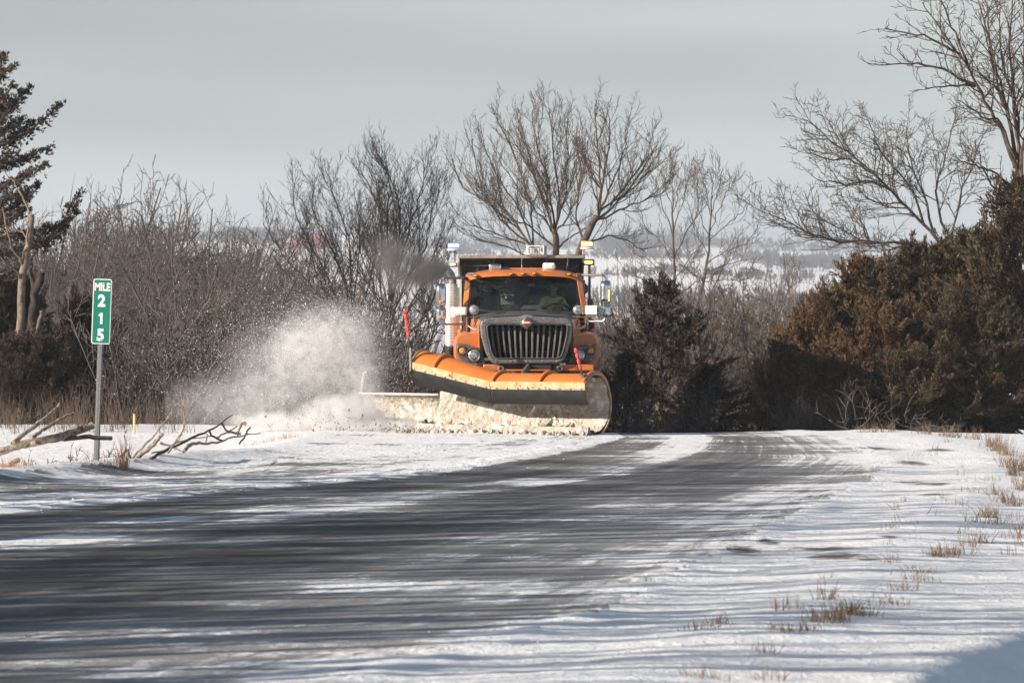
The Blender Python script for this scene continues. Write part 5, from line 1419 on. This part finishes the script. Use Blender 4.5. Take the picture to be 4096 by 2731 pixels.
# cut trunks beside it
def cut_trunk(label, pts, r0, r1, m_, d, stubs):
    w = [P(x, y, d) for x, y in pts]; b0 = Vector((w[0].x, d, gz(w[0].x, d) - .2))
    e = empty('cut_trunk', tuple(b0), label, 'tree trunk')
    w = refine([b0] + w, random.Random(len(label)), .012)
    MB().tube(w, list(np.linspace(r0, r1, len(w))), 12, cap=True).build('trunk', m_, e, smooth=60)
    t = (w[-1] - w[-2]).normalized()
    MB().lathe(w[-1], t, [(0.001, r1 * .93), (.008, r1 * .9)], 12).build('cut_face', M_cut, e)
    for sp, r in stubs:
        sw_ = refine([P(x, y, d + dz_) for x, y, dz_ in sp], random.Random(7), .02)
        MB().tube(sw_, list(np.linspace(r, r * .35, len(sw_))), 6).build('branch', m_, e, smooth=60)
cut_trunk('pale bare trunk, sawn off at the top, near the left edge', [(78, 1330), (92, 1100), (118, 950), (124, 860)], .095, .062, M_bark_pale, 116.5,
          [([(95, 1060, 0), (50, 990, -.2), (10, 830, -.3)], .035), ([(118, 890, 0), (100, 800, .1), (60, 740, .3), (20, 690, .4)], .03), ([(88, 1120, 0), (40, 1060, -.3), (-20, 1010, -.5)], .03), ([(110, 950, 0), (60, 920, .2), (10, 940, .4)], .02)])
cut_trunk('dark leaning trunk with sawn top behind the pale trunk', [(128, 1330), (140, 1180), (172, 1085)], .11, .075, M_bark_dark, 117.2, [([(135, 1200, 0), (125, 1080, .1), (135, 1010, .2)], .06)])
cut_trunk('short split stump with a pale broken face near the left edge', [(120, 1430), (148, 1330), (166, 1245)], .06, .038, M_bark_grey, 116.2, [])

# ---- far woods on the hills
rng = random.Random(13); nr_ = np.random.default_rng(13)
def far_wood(name, label, belts, m_, tri=16, hh=(5, 10), th=.36):
    Vv, Ff = [], []; o = 0
    for (xa, xb, d0, d1, n, hs) in belts:
        for k in range(n):
            d = rng.uniform(d0, d1); x = PX(rng.uniform(xa, xb), d); z = gz(x, d); h = rng.uniform(*hh) * hs; w = h * .32
            b = nr_.uniform(-1, 1, (tri, 3)) * np.array([w, w, 1]); b[:, 2] = nr_.uniform(.15, .75, tri) * h
            up = np.stack([b[:, 0] * .5 + nr_.normal(0, .3, tri), b[:, 1] * .5, nr_.uniform(.25, .42, tri) * h], -1)
            s_ = nr_.normal(0, th, (tri, 3)) * np.array([1, .4, .6])
            v = np.stack([b - s_, b + s_, b + up], 1).reshape(-1, 3) + np.array([x, d, z])
            v = np.concatenate([v, np.array([[x - .2, d, z - 1], [x + .2, d, z - 1], [x, d, z + h * .8]])])
            Vv.append(v); Ff.append(np.arange(len(v)).reshape(-1, 3) + o); o += len(v)
    ob = fast_mesh(name, np.concatenate(Vv), np.concatenate(Ff), m_, kind='stuff'); ob['label'] = label
far_wood('back_wood', 'far side of the bare wood behind the mile marker', [(-100, 620, 214, 262, 150, .95), (500, 1000, 214, 262, 110, .88), (900, 1480, 214, 262, 130, .76)], M_brush, 110, (12.5, 14.5), .035)
far_wood('hillside_wood', 'grey wood on the slope behind the right shrubs', [(2360, 3360, 205, 245, 150, .76)], M_brush, 80, (12.5, 14.5), .03)
M_farwood = bark('far_wood', (0.085, 0.072, 0.066), (0.055, 0.048, 0.046), .05)
far_wood('distant_woods', 'belts of bare woods between the distant snowy fields',
         [(300, 4000, 2760, 2830, 420, .75), (2900, 3700, 2380, 2420, 110, .7), (3050, 3700, 2170, 2190, 80, .7), (2400, 2800, 2200, 2230, 50, .6), (1000, 2400, 2400, 2440, 70, .6),
          (2350, 3300, 1760, 1780, 60, .45), (2400, 3800, 1500, 1540, 150, .7), (700, 2400, 1500, 1560, 90, .8), (2600, 2760, 2500, 2600, 22, 1.4), (2350, 3500, 1200, 1300, 140, .8)], M_farwood)
far_wood('distant_evergreens', 'dark evergreen grove on the far ridge', [(2420, 2600, 2600, 2720, 46, 1.15), (900, 1150, 2760, 2820, 60, .9), (300, 700, 2760, 2820, 50, .9)], bark('far_evergreen', (0.020, 0.026, 0.026), (0.03, 0.034, 0.032), .05), 30, (5, 9))
def far_house(nm, label, cat, x, y, w, h, dp, d, wall, roof_):
    c = P(x, y, d); c.z = gz(c.x, d)
    e = empty(nm, tuple(c), label, cat)
    MB().box(c + Vector((0, 0, h / 2)), (w, dp, h)).build('wall', wall, e)
    a, b = c + Vector((-w / 2 - .4, 0, h)), c + Vector((w / 2 + .4, 0, h))
    MB().loft([[a + Vector((0, -dp / 2 - .4, -.1)), a + Vector((0, 0, dp * .38)), a + Vector((0, dp / 2 + .4, -.1))], [b + Vector((0, -dp / 2 - .4, -.1)), b + Vector((0, 0, dp * .38)), b + Vector((0, dp / 2 + .4, -.1))]]).build('roof', roof_, e, smooth=0)
    for k in (-.25, .2): MB().box(c + Vector((w * k, -dp / 2 - .03, h * .45)), (w * .12, .08, h * .4)).build('window', M_black, e)
M_barn = mat('barn_red', (0.33, 0.05, 0.04), (0.26, 0.045, 0.04), .5, rough=.9); M_roof = mat('snowy_roof', (.7, .68, .67), rough=.9)
far_house('barn', 'long red barn on the far hillside left of the truck', 'barn', 1235, 1000, 14, 3.2, 8, 2450, M_barn, M_barn)
far_house('barn', 'short red shed beside the barn on the far hillside', 'barn', 1170, 995, 5, 2.6, 5, 2455, M_barn, M_roof)
far_house('farmhouse', 'pale farmhouse on the far hillside left of the exhaust smoke', 'house', 1400, 1010, 7, 4.5, 6, 2400, M_boxwhite, M_roof)

# ------------------------------------------------------------------ mile marker
dS = 80.0
sb = P(385, 1832, dS)
sgn = empty('mile_marker', tuple(sb), 'green mile 215 marker sign on a galvanised post', 'road sign')
tilt = math.radians(2.1)
Rt = Matrix.Rotation(tilt, 3, 'Y')
def sp(x, z, y=0.0): return sb + Rt @ Vector((x, y, z))
def sbox(mb, x0, x1, z0, z1, y0, y1):
    return mb.box(sp((x0 + x1) / 2, (z0 + z1) / 2, (y0 + y1) / 2), (x1 - x0, y1 - y0, z1 - z0), Rt)
top = 2.52; s0 = 1.605; hw = .131
post = MB(); sbox(post, -.012, .012, -.4, 2.46, 0, .006)
sbox(post, -.022, -.012, -.4, 2.46, .0, .028); sbox(post, .012, .022, -.4, 2.46, .0, .028); sbox(post, -.040, -.022, -.4, 2.46, .026, .032); sbox(post, .022, .040, -.4, 2.46, .026, .032)
po = post.build('post', M_galv, sgn, smooth=0)
hl = MB()
for k in range(60):
    if .02 + k * .0265 < 1.6: hl.lathe(sp(0, .02 + k * .0265, -.0005), (0, -1, 0), [(0, .005), (.001, .005)], 6)
hl.build('post_holes', M_ink, sgn, smooth=0, kind='stuff')
def rr_poly(w, z0, z1, r, n=6):
    pts = []
    for cx_, cz_, a0 in ((w - r, z1 - r, 0), (-w + r, z1 - r, 90), (-w + r, z0 + r, 180), (w - r, z0 + r, 270)):
        for k in range(n + 1):
            a = math.radians(a0 + 90 * k / n); pts.append((cx_ + r * math.cos(a), cz_ + r * math.sin(a)))
    return pts
pan = rr_poly(hw, s0, top, .03)
pn = MB().loft([[sp(x, z, -.006) for x, z in pan], [sp(x, z, -.002) for x, z in pan]]).build('sign_panel', M_white, sgn)
pan2 = rr_poly(hw - .013, s0 + .013, top - .013, .022)
MB().loft([[sp(x, z, -.0085) for x, z in pan2], [sp(x, z, -.006) for x, z in pan2]]).build('green_field', M_green, pn)
text('lettering', 'MILE', sp(0, top - .118, -.010), .150, M_white, pn, .006, .74, tilt)
for ch, z in (('2', 2.205), ('1', 1.965), ('5', 1.725)):
    if ch != '1': text('digit', ch, sp(-.004, z, -.010), .225, M_white, pn, .010, .92, tilt)
    else:
        g_ = [(-.016, -.079), (.018, -.079), (.018, .079), (-.010, .079), (-.040, .050), (-.040, .022), (-.016, .040)]
        MB().loft([[sp(x_, z + q_, -.0115) for x_, q_ in g_], [sp(x_, z + q_, -.0086) for x_, q_ in g_]]).build('digit', M_white, pn, smooth=0)
for z in (top - .075, s0 + .062):
    MB().lathe(sp(0, z, -.0085), (0, -1, 0), [(0, .010), (.008, .009), (.012, .004)], 10).build('bolt', M_galv, pn)
# yellow marker post far left
yp = P(537, 1722, 104.5)
yl = MB().tube([yp - Vector((0, 0, .3)), P(537, 1655, 104.5)], .021, 12)
yo = yl.build('marker_post', M_yellow, None, smooth=60); tag(yo, 'short yellow marker post in the snow right of the mile marker', 'post')
MB().tube([P(537, 1690, 104.5), P(537, 1686, 104.5)], .0215, 12).build('band', M_plate, yo)

# ------------------------------------------------------------------ fallen wood
def wood(label, lines, d, group, m_=None, cut=True):
    """lines: list of (points, width in pixels at start, at end)"""
    ds_ = d if hasattr(d, '__len__') else (d, d)
    first = lines[0][0]
    b0 = P(*first[0], ds_[0]); e = empty('fallen_branch', tuple(b0), label, 'branch', group)
    rng = random.Random(label)
    for i, (px, w0, w1) in enumerate(lines):
        n = len(px)
        w = refine([P(x, y, ds_[0] + (ds_[1] - ds_[0]) * k / (n - 1)) for k, (x, y) in enumerate(px)], rng, .006)
        rad = [M(w0 + (w1 - w0) * k / (len(w) - 1), ds_[0]) / 2 * rng.uniform(.9, 1.1) for k in range(len(w))]
        MB().tube(w, rad, 10).build('stem' if i == 0 else 'fork', m_ or M_log, e, smooth=60)
        if cut and w1 > 10:
            t = (w[-1] - w[-2]).normalized(); MB().lathe(w[-1], t, [(.001, rad[-1] * .95), (.006, rad[-1] * .92)], 12).build('cut_face', M_cut, e)
def Z(pts): return [(x / 2.138, y / 2.138 + 1450) for x, y in pts]
g1 = 'sawn logs beside the mile marker'; g2 = 'fallen branches right of the mile marker'
wood('thick forked log resting on the berm left of the mile marker', [(Z([(-60, 790), (0, 762), (240, 690), (480, 640), (620, 600), (790, 537)]), 34, 31), (Z([(110, 690), (200, 610), (330, 520), (430, 440), (510, 358)]), 22, 12), (Z([(265, 640), (330, 600), (430, 540), (530, 475), (632, 430)]), 17, 9)], (78.6, 79.6), g1)
wood('dark log lying level in front of the sign post', [(Z([(420, 672), (560, 655), (760, 635), (955, 645)]), 18, 18)], (79.2, 79.5), g1, M_bark_brown)
wood('short log with sawn face against the thick forked log', [(Z([(-60, 775), (60, 745), (180, 712), (300, 690)]), 22, 24)], (78.3, 78.4), g1)
wood('short sawn log end in the lower left corner of the ditch', [(Z([(-80, 950), (0, 915), (80, 872), (165, 832)]), 24, 20)], (77.4, 77.6), g1)
wood('long straight stick leaning up right of the post', [(Z([(1120, 815), (1250, 690), (1400, 520), (1487, 400)]), 11, 4)], 81.5, g2, None, False)
wood('thick broken stub slanting out of the snow', [(Z([(1165, 815), (1290, 720), (1350, 655), (1395, 608)]), 22, 13)], 81.8, g2, None, False)
wood('long dark branch rising to the right through the pile', [(Z([(1285, 818), (1450, 730), (1700, 620), (1850, 550), (1987, 448)]), 14, 4)], (82, 85), g2, M_bark_brown, False)
wood('upright crooked stick with a forked tip', [(Z([(1440, 765), (1500, 680), (1580, 530), (1565, 380), (1548, 258)]), 9, 3), (Z([(1564, 372), (1575, 340), (1586, 283)]), 5, 3), (Z([(1490, 700), (1530, 650), (1557, 605)]), 6, 3)], 82.5, g2, None, False)
wood('short bleached branch crossing behind the stub', [(Z([(1370, 685), (1450, 712), (1550, 755)]), 11, 5), (Z([(1490, 750), (1520, 715)]), 4, 2)], 83, g2, None, False)
wood('long pale branch lying low along the snow to the right', [(Z([(1575, 752), (1620, 705), (1700, 690), (1850, 682), (2000, 640), (2230, 600)]), 17, 4)], (83.5, 86.5), g2, None, False)
wood('curved dark branch arching over the right of the pile', [(Z([(1895, 520), (1925, 570), (1975, 595), (2060, 612)]), 8, 10)], 86, g2, M_bark_brown, False)
wood('hooked root end on top of the pile', [(Z([(2030, 625), (2050, 560), (2070, 522), (2095, 512), (2100, 545)]), 13, 8)], 86.2, g2, None, False)
wood('bent stick at the right end of the pile', [(Z([(2045, 692), (2090, 640), (2115, 585), (2143, 548)]), 8, 7)], 85.5, g2, M_bark_brown, False)
wood('short crooked branch in the middle of the pile', [(Z([(1795, 595), (1840, 640), (1900, 662)]), 10, 8), (Z([(1850, 645), (1950, 590), (2030, 545)]), 7, 4)], 85, g2, M_bark_brown, False)
wood('small dark stick poking from the snow by the post', [(Z([(1025, 808), (1050, 775), (1078, 742)]), 9, 7)], 81, g2, M_bark_brown, False)
wood('tiny dark stub beside the small stick', [(Z([(1118, 818), (1105, 785), (1092, 748)]), 9, 6)], 81, g2, M_bark_brown, False)
wood('thin branch lying level through the middle of the pile', [(Z([(1290, 775), (1400, 748), (1500, 690), (1650, 650), (1820, 632)]), 8, 4), (Z([(1762, 675), (1768, 640), (1768, 608)]), 6, 5)], (82.8, 85), g2, None, False)

# ------------------------------------------------------------------ dry grass and weeds
def ground_z(x, d):
    i = np.searchsorted(ds, d); j = np.searchsorted(xs, x)
    i = min(max(i, 0), len(ds) - 1); j = min(max(j, 0), len(xs) - 1)
    return float(GZ[i, j])
def blades(name, label, spots, m_, seed):
    """spots: (x, d, count, height, spread, lean)"""
    rng = random.Random(seed); tw = Twigs()
    for (x, d, n, h, spd, lean) in spots:
        for k in range(n):
            bx, bd_ = x + rng.gauss(0, spd), d + rng.gauss(0, spd * 1.5)
            z = ground_z(bx, bd_) - .02
            hh = h * rng.uniform(.4, 1.15)
            pts = path((bx, bd_, z), (rng.gauss(0, lean), rng.gauss(0, lean), 1), hh, 3, rng, -.2, .12)
            tw.tube(pts, .0045, .0015, 3)
    v, f = tw.arrays(); ob = fast_mesh(name, v, f, m_, kind='stuff'); ob['label'] = label
def gp(x, y, dz=0.0):
    d = CAMH * F / (y - HOR); return PX(x, d), d
rng = random.Random(8); spots = []
tufts = [(2880, 2500, 14, .11), (2760, 2520, 8, .08), (2840, 2515, 9, .09), (3110, 2520, 10, .10), (3160, 2525, 10, .09), (3230, 2515, 16, .12), (3290, 2480, 26, .16), (3340, 2470, 30, .17), (3400, 2450, 34, .16), (3450, 2450, 16, .14), (3160, 2440, 12, .15), (3300, 2400, 12, .2), (3540, 2400, 10, .12), (3600, 2350, 12, .14),
         (3650, 2310, 10, .12), (3740, 2215, 22, .14), (3780, 2210, 26, .15), (3830, 2200, 18, .13), (3880, 2170, 16, .14), (3920, 2150, 16, .15), (3700, 2280, 12, .12), (3950, 2060, 26, .22), (3990, 2080, 14, .2), (3900, 2080, 10, .18), (4070, 2130, 10, .3), (4020, 2000, 18, .2), (4060, 2010, 18, .2), (3980, 1975, 16, .18), (4090, 1950, 24, .25),
         (4060, 1900, 30, .3), (4080, 1880, 30, .3), (4040, 1870, 26, .28), (3990, 1800, 40, .3), (4020, 1820, 30, .3), (3960, 1780, 30, .28), (3900, 1745, 20, .25), (3820, 1740, 20, .25), (3780, 1738, 16, .25), (3700, 1733, 20, .3), (3560, 1729, 20, .22), (3500, 1728, 20, .22), (3450, 1728, 12, .2), (3080, 2690, 10, .12), (2790, 2690, 8, .1), (2850, 2700, 8, .1), (3060, 2600, 8, .12)]
for x, y, n, h in tufts:
    X_, D__ = gp(x, y); spots.append((X_, D__, int(n * 1.9), h, .06 + .02 * (y < 1900), .26))
for k in range(60):
    D__ = rng.uniform(46, 98); X_ = R_edge(D__) + rng.gauss(2.0, .5); spots.append((X_, D__, rng.randrange(3, 10), rng.uniform(.07, .16), .05, .25))
blades('dry_grass', 'dry brown grass tufts poking through the snow along the right verge', spots, M_drygrass, 3)
spots = []
for k in range(44):
    d = rng.uniform(104, 113); x = PX(rng.uniform(-50, 760), d); spots.append((x, d, rng.randrange(8, 22), rng.uniform(.35, 1.0), .12, .14))
blades('dry_reeds', 'tan dry reeds along the far side of the left ditch', spots, M_tan, 5)
spots = [(PX(480, 79.8), 79.8, 34, .42, .05, .14), (PX(500, 79.8), 79.8, 22, .6, .03, .12), (PX(440, 79.6), 79.6, 16, .2, .06, .3), (PX(350, 79.5), 79.5, 16, .2, .08, .35), (PX(60, 77.0), 77.0, 30, .16, .1, .4), (PX(20, 76.8), 76.8, 30, .16, .1, .4), (PX(110, 77.4), 77.4, 20, .14, .1, .4)]
for x, y in ((1000, 1752), (1050, 1750), (1090, 1748), (1130, 1746), (1180, 1744), (1160, 1745)): X_, D__ = gp(x, y + 6); spots.append((X_, D__, 14, .12, .07, .3))
blades('orange_grass', 'orange dry grass around the sign post and berm', spots, mat('orange_grass_blades', (.52, .30, .15), (.36, .20, .10), 3, rough=.9, spec=.2), 6)
spots = []
for x, y in ((40, 1790), (90, 1800), (130, 1810), (260, 1800), (280, 1810), (250, 1815), (20, 1700), (60, 1690), (330, 1795), (420, 1760), (150, 1820), (180, 1800), (100, 1830), (30, 1835)):
    d = 82.5 + rng.uniform(0, 3); spots.append((PX(x, d), d, 10, .5, .12, .45))
tw = Twigs(); rng = random.Random(4)
for (x, d, n, h, s_, ln) in spots:
    for k in range(n):
        bx, bd_ = x + rng.gauss(0, s_), d + rng.gauss(0, s_); z = ground_z(bx, bd_) - .03
        w = path((bx, bd_, z), (rng.gauss(0, ln), rng.gauss(0, ln), 1), h * rng.uniform(.5, 1.3), 5, rng, -.1, .16); tw.tube(w, .006, .003, 3)
        for j in range(6):
            p, t = at(w, rng.uniform(.35, 1)); tw.tube(path(p, t + perp(t, rng) * .9, rng.uniform(.04, .13), 2, rng, .1, .2), .005, .004, 3)
v, f = tw.arrays(); wd_o = fast_mesh('weeds', v, f, M_weed, kind='stuff'); wd_o['label'] = 'dark dead weeds standing in the left ditch'
# bleached twigs lying along the crest on the right
rng = random.Random(44); tw = Twigs()
for k in range(30):
    d = rng.uniform(107, 109.5); x = PX(rng.uniform(3380, 3860), d); z = gz(x, d) + rng.uniform(-.1, .45) * rng.random()
    w = path((x, d, z), (rng.gauss(0, 1), rng.gauss(0, .4), rng.gauss(.25, .4)), rng.uniform(.3, .9), 5, rng, .1, .25); tw.tube(w, rng.uniform(.007, .014), .004, 4)
    for j in range(4):
        p, t = at(w, rng.uniform(.2, .95)); tw.tube(path(p, t + perp(t, rng) * .8, rng.uniform(.15, .45), 3, rng, .1, .25), .008, .004, 3)
v, f = tw.arrays(); fo = fast_mesh('fallen_twigs', v, f, M_bark_grey, kind='stuff'); fo['label'] = 'bleached fallen twigs tangled along the foot of the right junipers'

# ------------------------------------------------------------------ thrown snow, exhaust smoke, haze
def volume_box(name, lo, hi, colour, blobs, dens, nscale, nlo, nhi, label, aniso=-.15, absorb=None):
    c = (Vector(lo) + Vector(hi)) / 2
    o = MB().box(c, Vector(hi) - Vector(lo)).build(name, bpy.data.materials.new(name), None, smooth=0, kind='stuff')
    o['label'] = label
    m = o.data.materials[0]; m.use_nodes = True; t = m.node_tree; t.nodes.clear()
    out_ = t.nodes.new('ShaderNodeOutputMaterial'); pv = t.nodes.new('ShaderNodeVolumePrincipled')
    pv.inputs['Color'].default_value = (*colour, 1); pv.inputs['Anisotropy'].default_value = aniso
    t.links.new(pv.outputs[0], out_.inputs['Volume'])
    co = t.nodes.new('ShaderNodeTexCoord')
    n = t.nodes.new('ShaderNodeTexNoise'); n.inputs['Scale'].default_value = nscale; n.inputs['Detail'].default_value = 4; n.inputs['Roughness'].default_value = .6; n.inputs['Distortion'].default_value = .6
    t.links.new(co.outputs['Object'], n.inputs['Vector'])
    mr = t.nodes.new('ShaderNodeMapRange'); mr.inputs['From Min'].default_value = nlo; mr.inputs['From Max'].default_value = nhi; t.links.new(n.outputs['Fac'], mr.inputs['Value'])
    total = None
    for (bc, br, amp) in blobs:                         # soft ellipsoids
        mp_ = t.nodes.new('ShaderNodeMapping'); mp_.vector_type = 'POINT'
        mp_.inputs['Scale'].default_value = tuple(1 / q for q in br); mp_.inputs['Location'].default_value = tuple(-a / q for a, q in zip(bc, br))
        t.links.new(co.outputs['Object'], mp_.inputs['Vector'])
        ln = t.nodes.new('ShaderNodeVectorMath'); ln.operation = 'LENGTH'; t.links.new(mp_.outputs[0], ln.inputs[0])
        r = t.nodes.new('ShaderNodeMapRange'); r.interpolation_type = 'SMOOTHSTEP'; r.inputs['From Min'].default_value = 1.0; r.inputs['From Max'].default_value = 0.0; r.inputs['To Max'].default_value = amp
        t.links.new(ln.outputs['Value'], r.inputs['Value'])
        if total is None: total = r.outputs[0]
        else:
            a = t.nodes.new('ShaderNodeMath'); a.operation = 'ADD'; t.links.new(total, a.inputs[0]); t.links.new(r.outputs[0], a.inputs[1]); total = a.outputs[0]
    mu = t.nodes.new('ShaderNodeMath'); mu.operation = 'MULTIPLY'; t.links.new(total, mu.inputs[0]); t.links.new(mr.outputs[0], mu.inputs[1])
    mu2 = t.nodes.new('ShaderNodeMath'); mu2.operation = 'MULTIPLY'; t.links.new(mu.outputs[0], mu2.inputs[0]); mu2.inputs[1].default_value = dens
    t.links.new(mu2.outputs[0], pv.inputs['Density'])
    return o
dP = 104.6
def pb(x, y, rx, ry, amp, d=dP, rd=1.0): return (tuple(P(x, y, d)), (M(rx, d), rd, M(ry, d)), amp)
spray = [pb(1520, 1712, 280, 52, 9.0), pb(1310, 1705, 240, 58, 7.0), pb(1380, 1655, 220, 95, 3.0), pb(1380, 1470, 230, 270, .26), pb(1320, 1330, 270, 160, .22), pb(1140, 1520, 330, 300, .22), pb(1450, 1560, 110, 220, .28), pb(920, 1620, 380, 170, .16), pb(1200, 1400, 190, 180, .26), pb(1120, 1690, 260, 60, 1.2)]
volume_box('snow_spray', P(640, 1745, 103.2), Vector((P(1712, 1160, 106).x, 106.0, P(1712, 1160, 106).z)), (.98, .97, .97), spray, 5.0, 5.5, .36, .66, 'cloud of powder snow thrown up left of the plow')
smoke = [pb(1765, 1085, 62, 62, 2.0, 107, .35), pb(1700, 1080, 90, 90, 1.3, 107, .45), pb(1610, 1080, 130, 120, .7, 107, .5), pb(1560, 1010, 110, 110, .35, 107, .5)]
volume_box('exhaust_smoke', P(1425, 1200, 106.4), Vector((P(1800, 900, 107.6).x, 107.6, P(1800, 900, 107.6).z)), (.24, .235, .235), smoke, 11.0, 3.2, .30, .62, 'grey brown exhaust smoke drifting left from the stack')
# flying flecks and clods
nr_ = np.random.default_rng(3)
def flecks(name, label, groups, m_, size):
    C = []
    for (x, y, rx, ry, n, d, rd) in groups:
        q = nr_.normal(0, .5, (n, 3))
        dd_ = d + q[:, 1] * rd; xx = PX(x + q[:, 0] * rx, dd_); zz = PZ(y + q[:, 2] * ry, dd_)
        C.append(np.stack([xx, dd_, zz], -1))
    C = np.concatenate(C); C = C[C[:, 2] > .02]; n = len(C)
    tet = np.array([[1, 1, 1], [-1, -1, 1], [-1, 1, -1], [1, -1, -1]], np.float32) * .6
    s_ = np.exp(nr_.normal(math.log(size), .45, (n, 1, 1)))
    v = (C[:, None, :] + tet[None] * s_ * nr_.uniform(.5, 1.4, (n, 4, 3))).reshape(-1, 3)
    f = (np.array([[0, 1, 2], [0, 2, 3], [0, 3, 1], [1, 3, 2]])[None] + 4 * np.arange(n)[:, None, None]).reshape(-1, 3)
    ob = fast_mesh(name, v, f, m_, kind='stuff'); ob['label'] = label
flecks('snow_flecks', 'flying snow flecks around the spray', [(1370, 1440, 290, 320, 6000, dP, 1.2), (1330, 1310, 250, 140, 8000, dP, 1.2), (1180, 1500, 360, 340, 8000, dP, 1.5), (1190, 1370, 330, 230, 5000, dP, 1.4), (900, 1550, 480, 320, 4000, dP, 1.6), (1080, 1450, 420, 380, 5000, dP, 1.6), (1460, 1560, 150, 260, 5000, dP, 1.0), (1400, 1680, 420, 110, 7000, dP, 1.0), (700, 1400, 500, 400, 500, dP, 2), (2520, 1690, 160, 60, 90, 104.5, 1.0)], M_flake, .0036)
flecks('snow_clods', 'clods of dirty snow tumbling off the plow end', [(1420, 1705, 330, 46, 260, 103.6, .8), (1640, 1725, 120, 24, 260, 102.8, .5), (1250, 1670, 160, 70, 90, 103.8, .8)], M_cake, .014)

# crumbs of snow along the pavement edge and the ridge of the last pass
nq = np.random.default_rng(17); CR = []
for fn, n, s_, off_ in ((R_edge, 150, .4, .1), (W_edge, 700, .30, -.22)):
    dd_ = nq.uniform(40, 101, n)
    CR.append(np.stack([fn(dd_) + off_ + nq.normal(0, s_, n), dd_], -1))
CR = np.concatenate(CR); CR = CR[(CR[:, 0] > -12.5) & (CR[:, 0] < 11.5)]
cz = np.array([ground_z(x, d) for x, d in CR]); n = len(CR)
oct_ = np.array([[1, 0, 0], [-1, 0, 0], [0, 1, 0], [0, -1, 0], [0, 0, 1], [0, 0, -.6]], np.float32)
s_ = np.exp(nq.normal(math.log(.0055), .45, (n, 1, 1)))
v = (np.concatenate([CR, cz[:, None] + .004], 1)[:, None, :] + oct_[None] * s_ * nq.uniform(.5, 1.3, (n, 6, 3))).reshape(-1, 3)
f = (np.array([[0, 2, 4], [2, 1, 4], [1, 3, 4], [3, 0, 4], [2, 0, 5], [1, 2, 5], [3, 1, 5], [0, 3, 5]])[None] + 6 * np.arange(n)[:, None, None]).reshape(-1, 3)
sc_ = fast_mesh('snow_crumbs', v, f, M_flake, kind='stuff'); sc_['label'] = 'crumbs of snow scattered along the pavement edges'

# the air itself: a thin even haze that pales the far hills
hz = MB().box((0, 1690, 4), (1500, 3530, 92)).build('haze', bpy.data.materials.new('haze_air'), None, smooth=0, kind='stuff')
hz['label'] = 'thin winter haze over the valley'
hm = hz.data.materials[0]; hm.use_nodes = True; ht_ = hm.node_tree; ht_.nodes.clear()
ho = ht_.nodes.new('ShaderNodeOutputMaterial'); hv = ht_.nodes.new('ShaderNodeVolumePrincipled')
hv.inputs['Color'].default_value = (.86, .92, 1.0, 1); hv.inputs['Density'].default_value = .00018; hv.inputs['Anisotropy'].default_value = .3
ht_.links.new(hv.outputs[0], ho.inputs['Volume'])
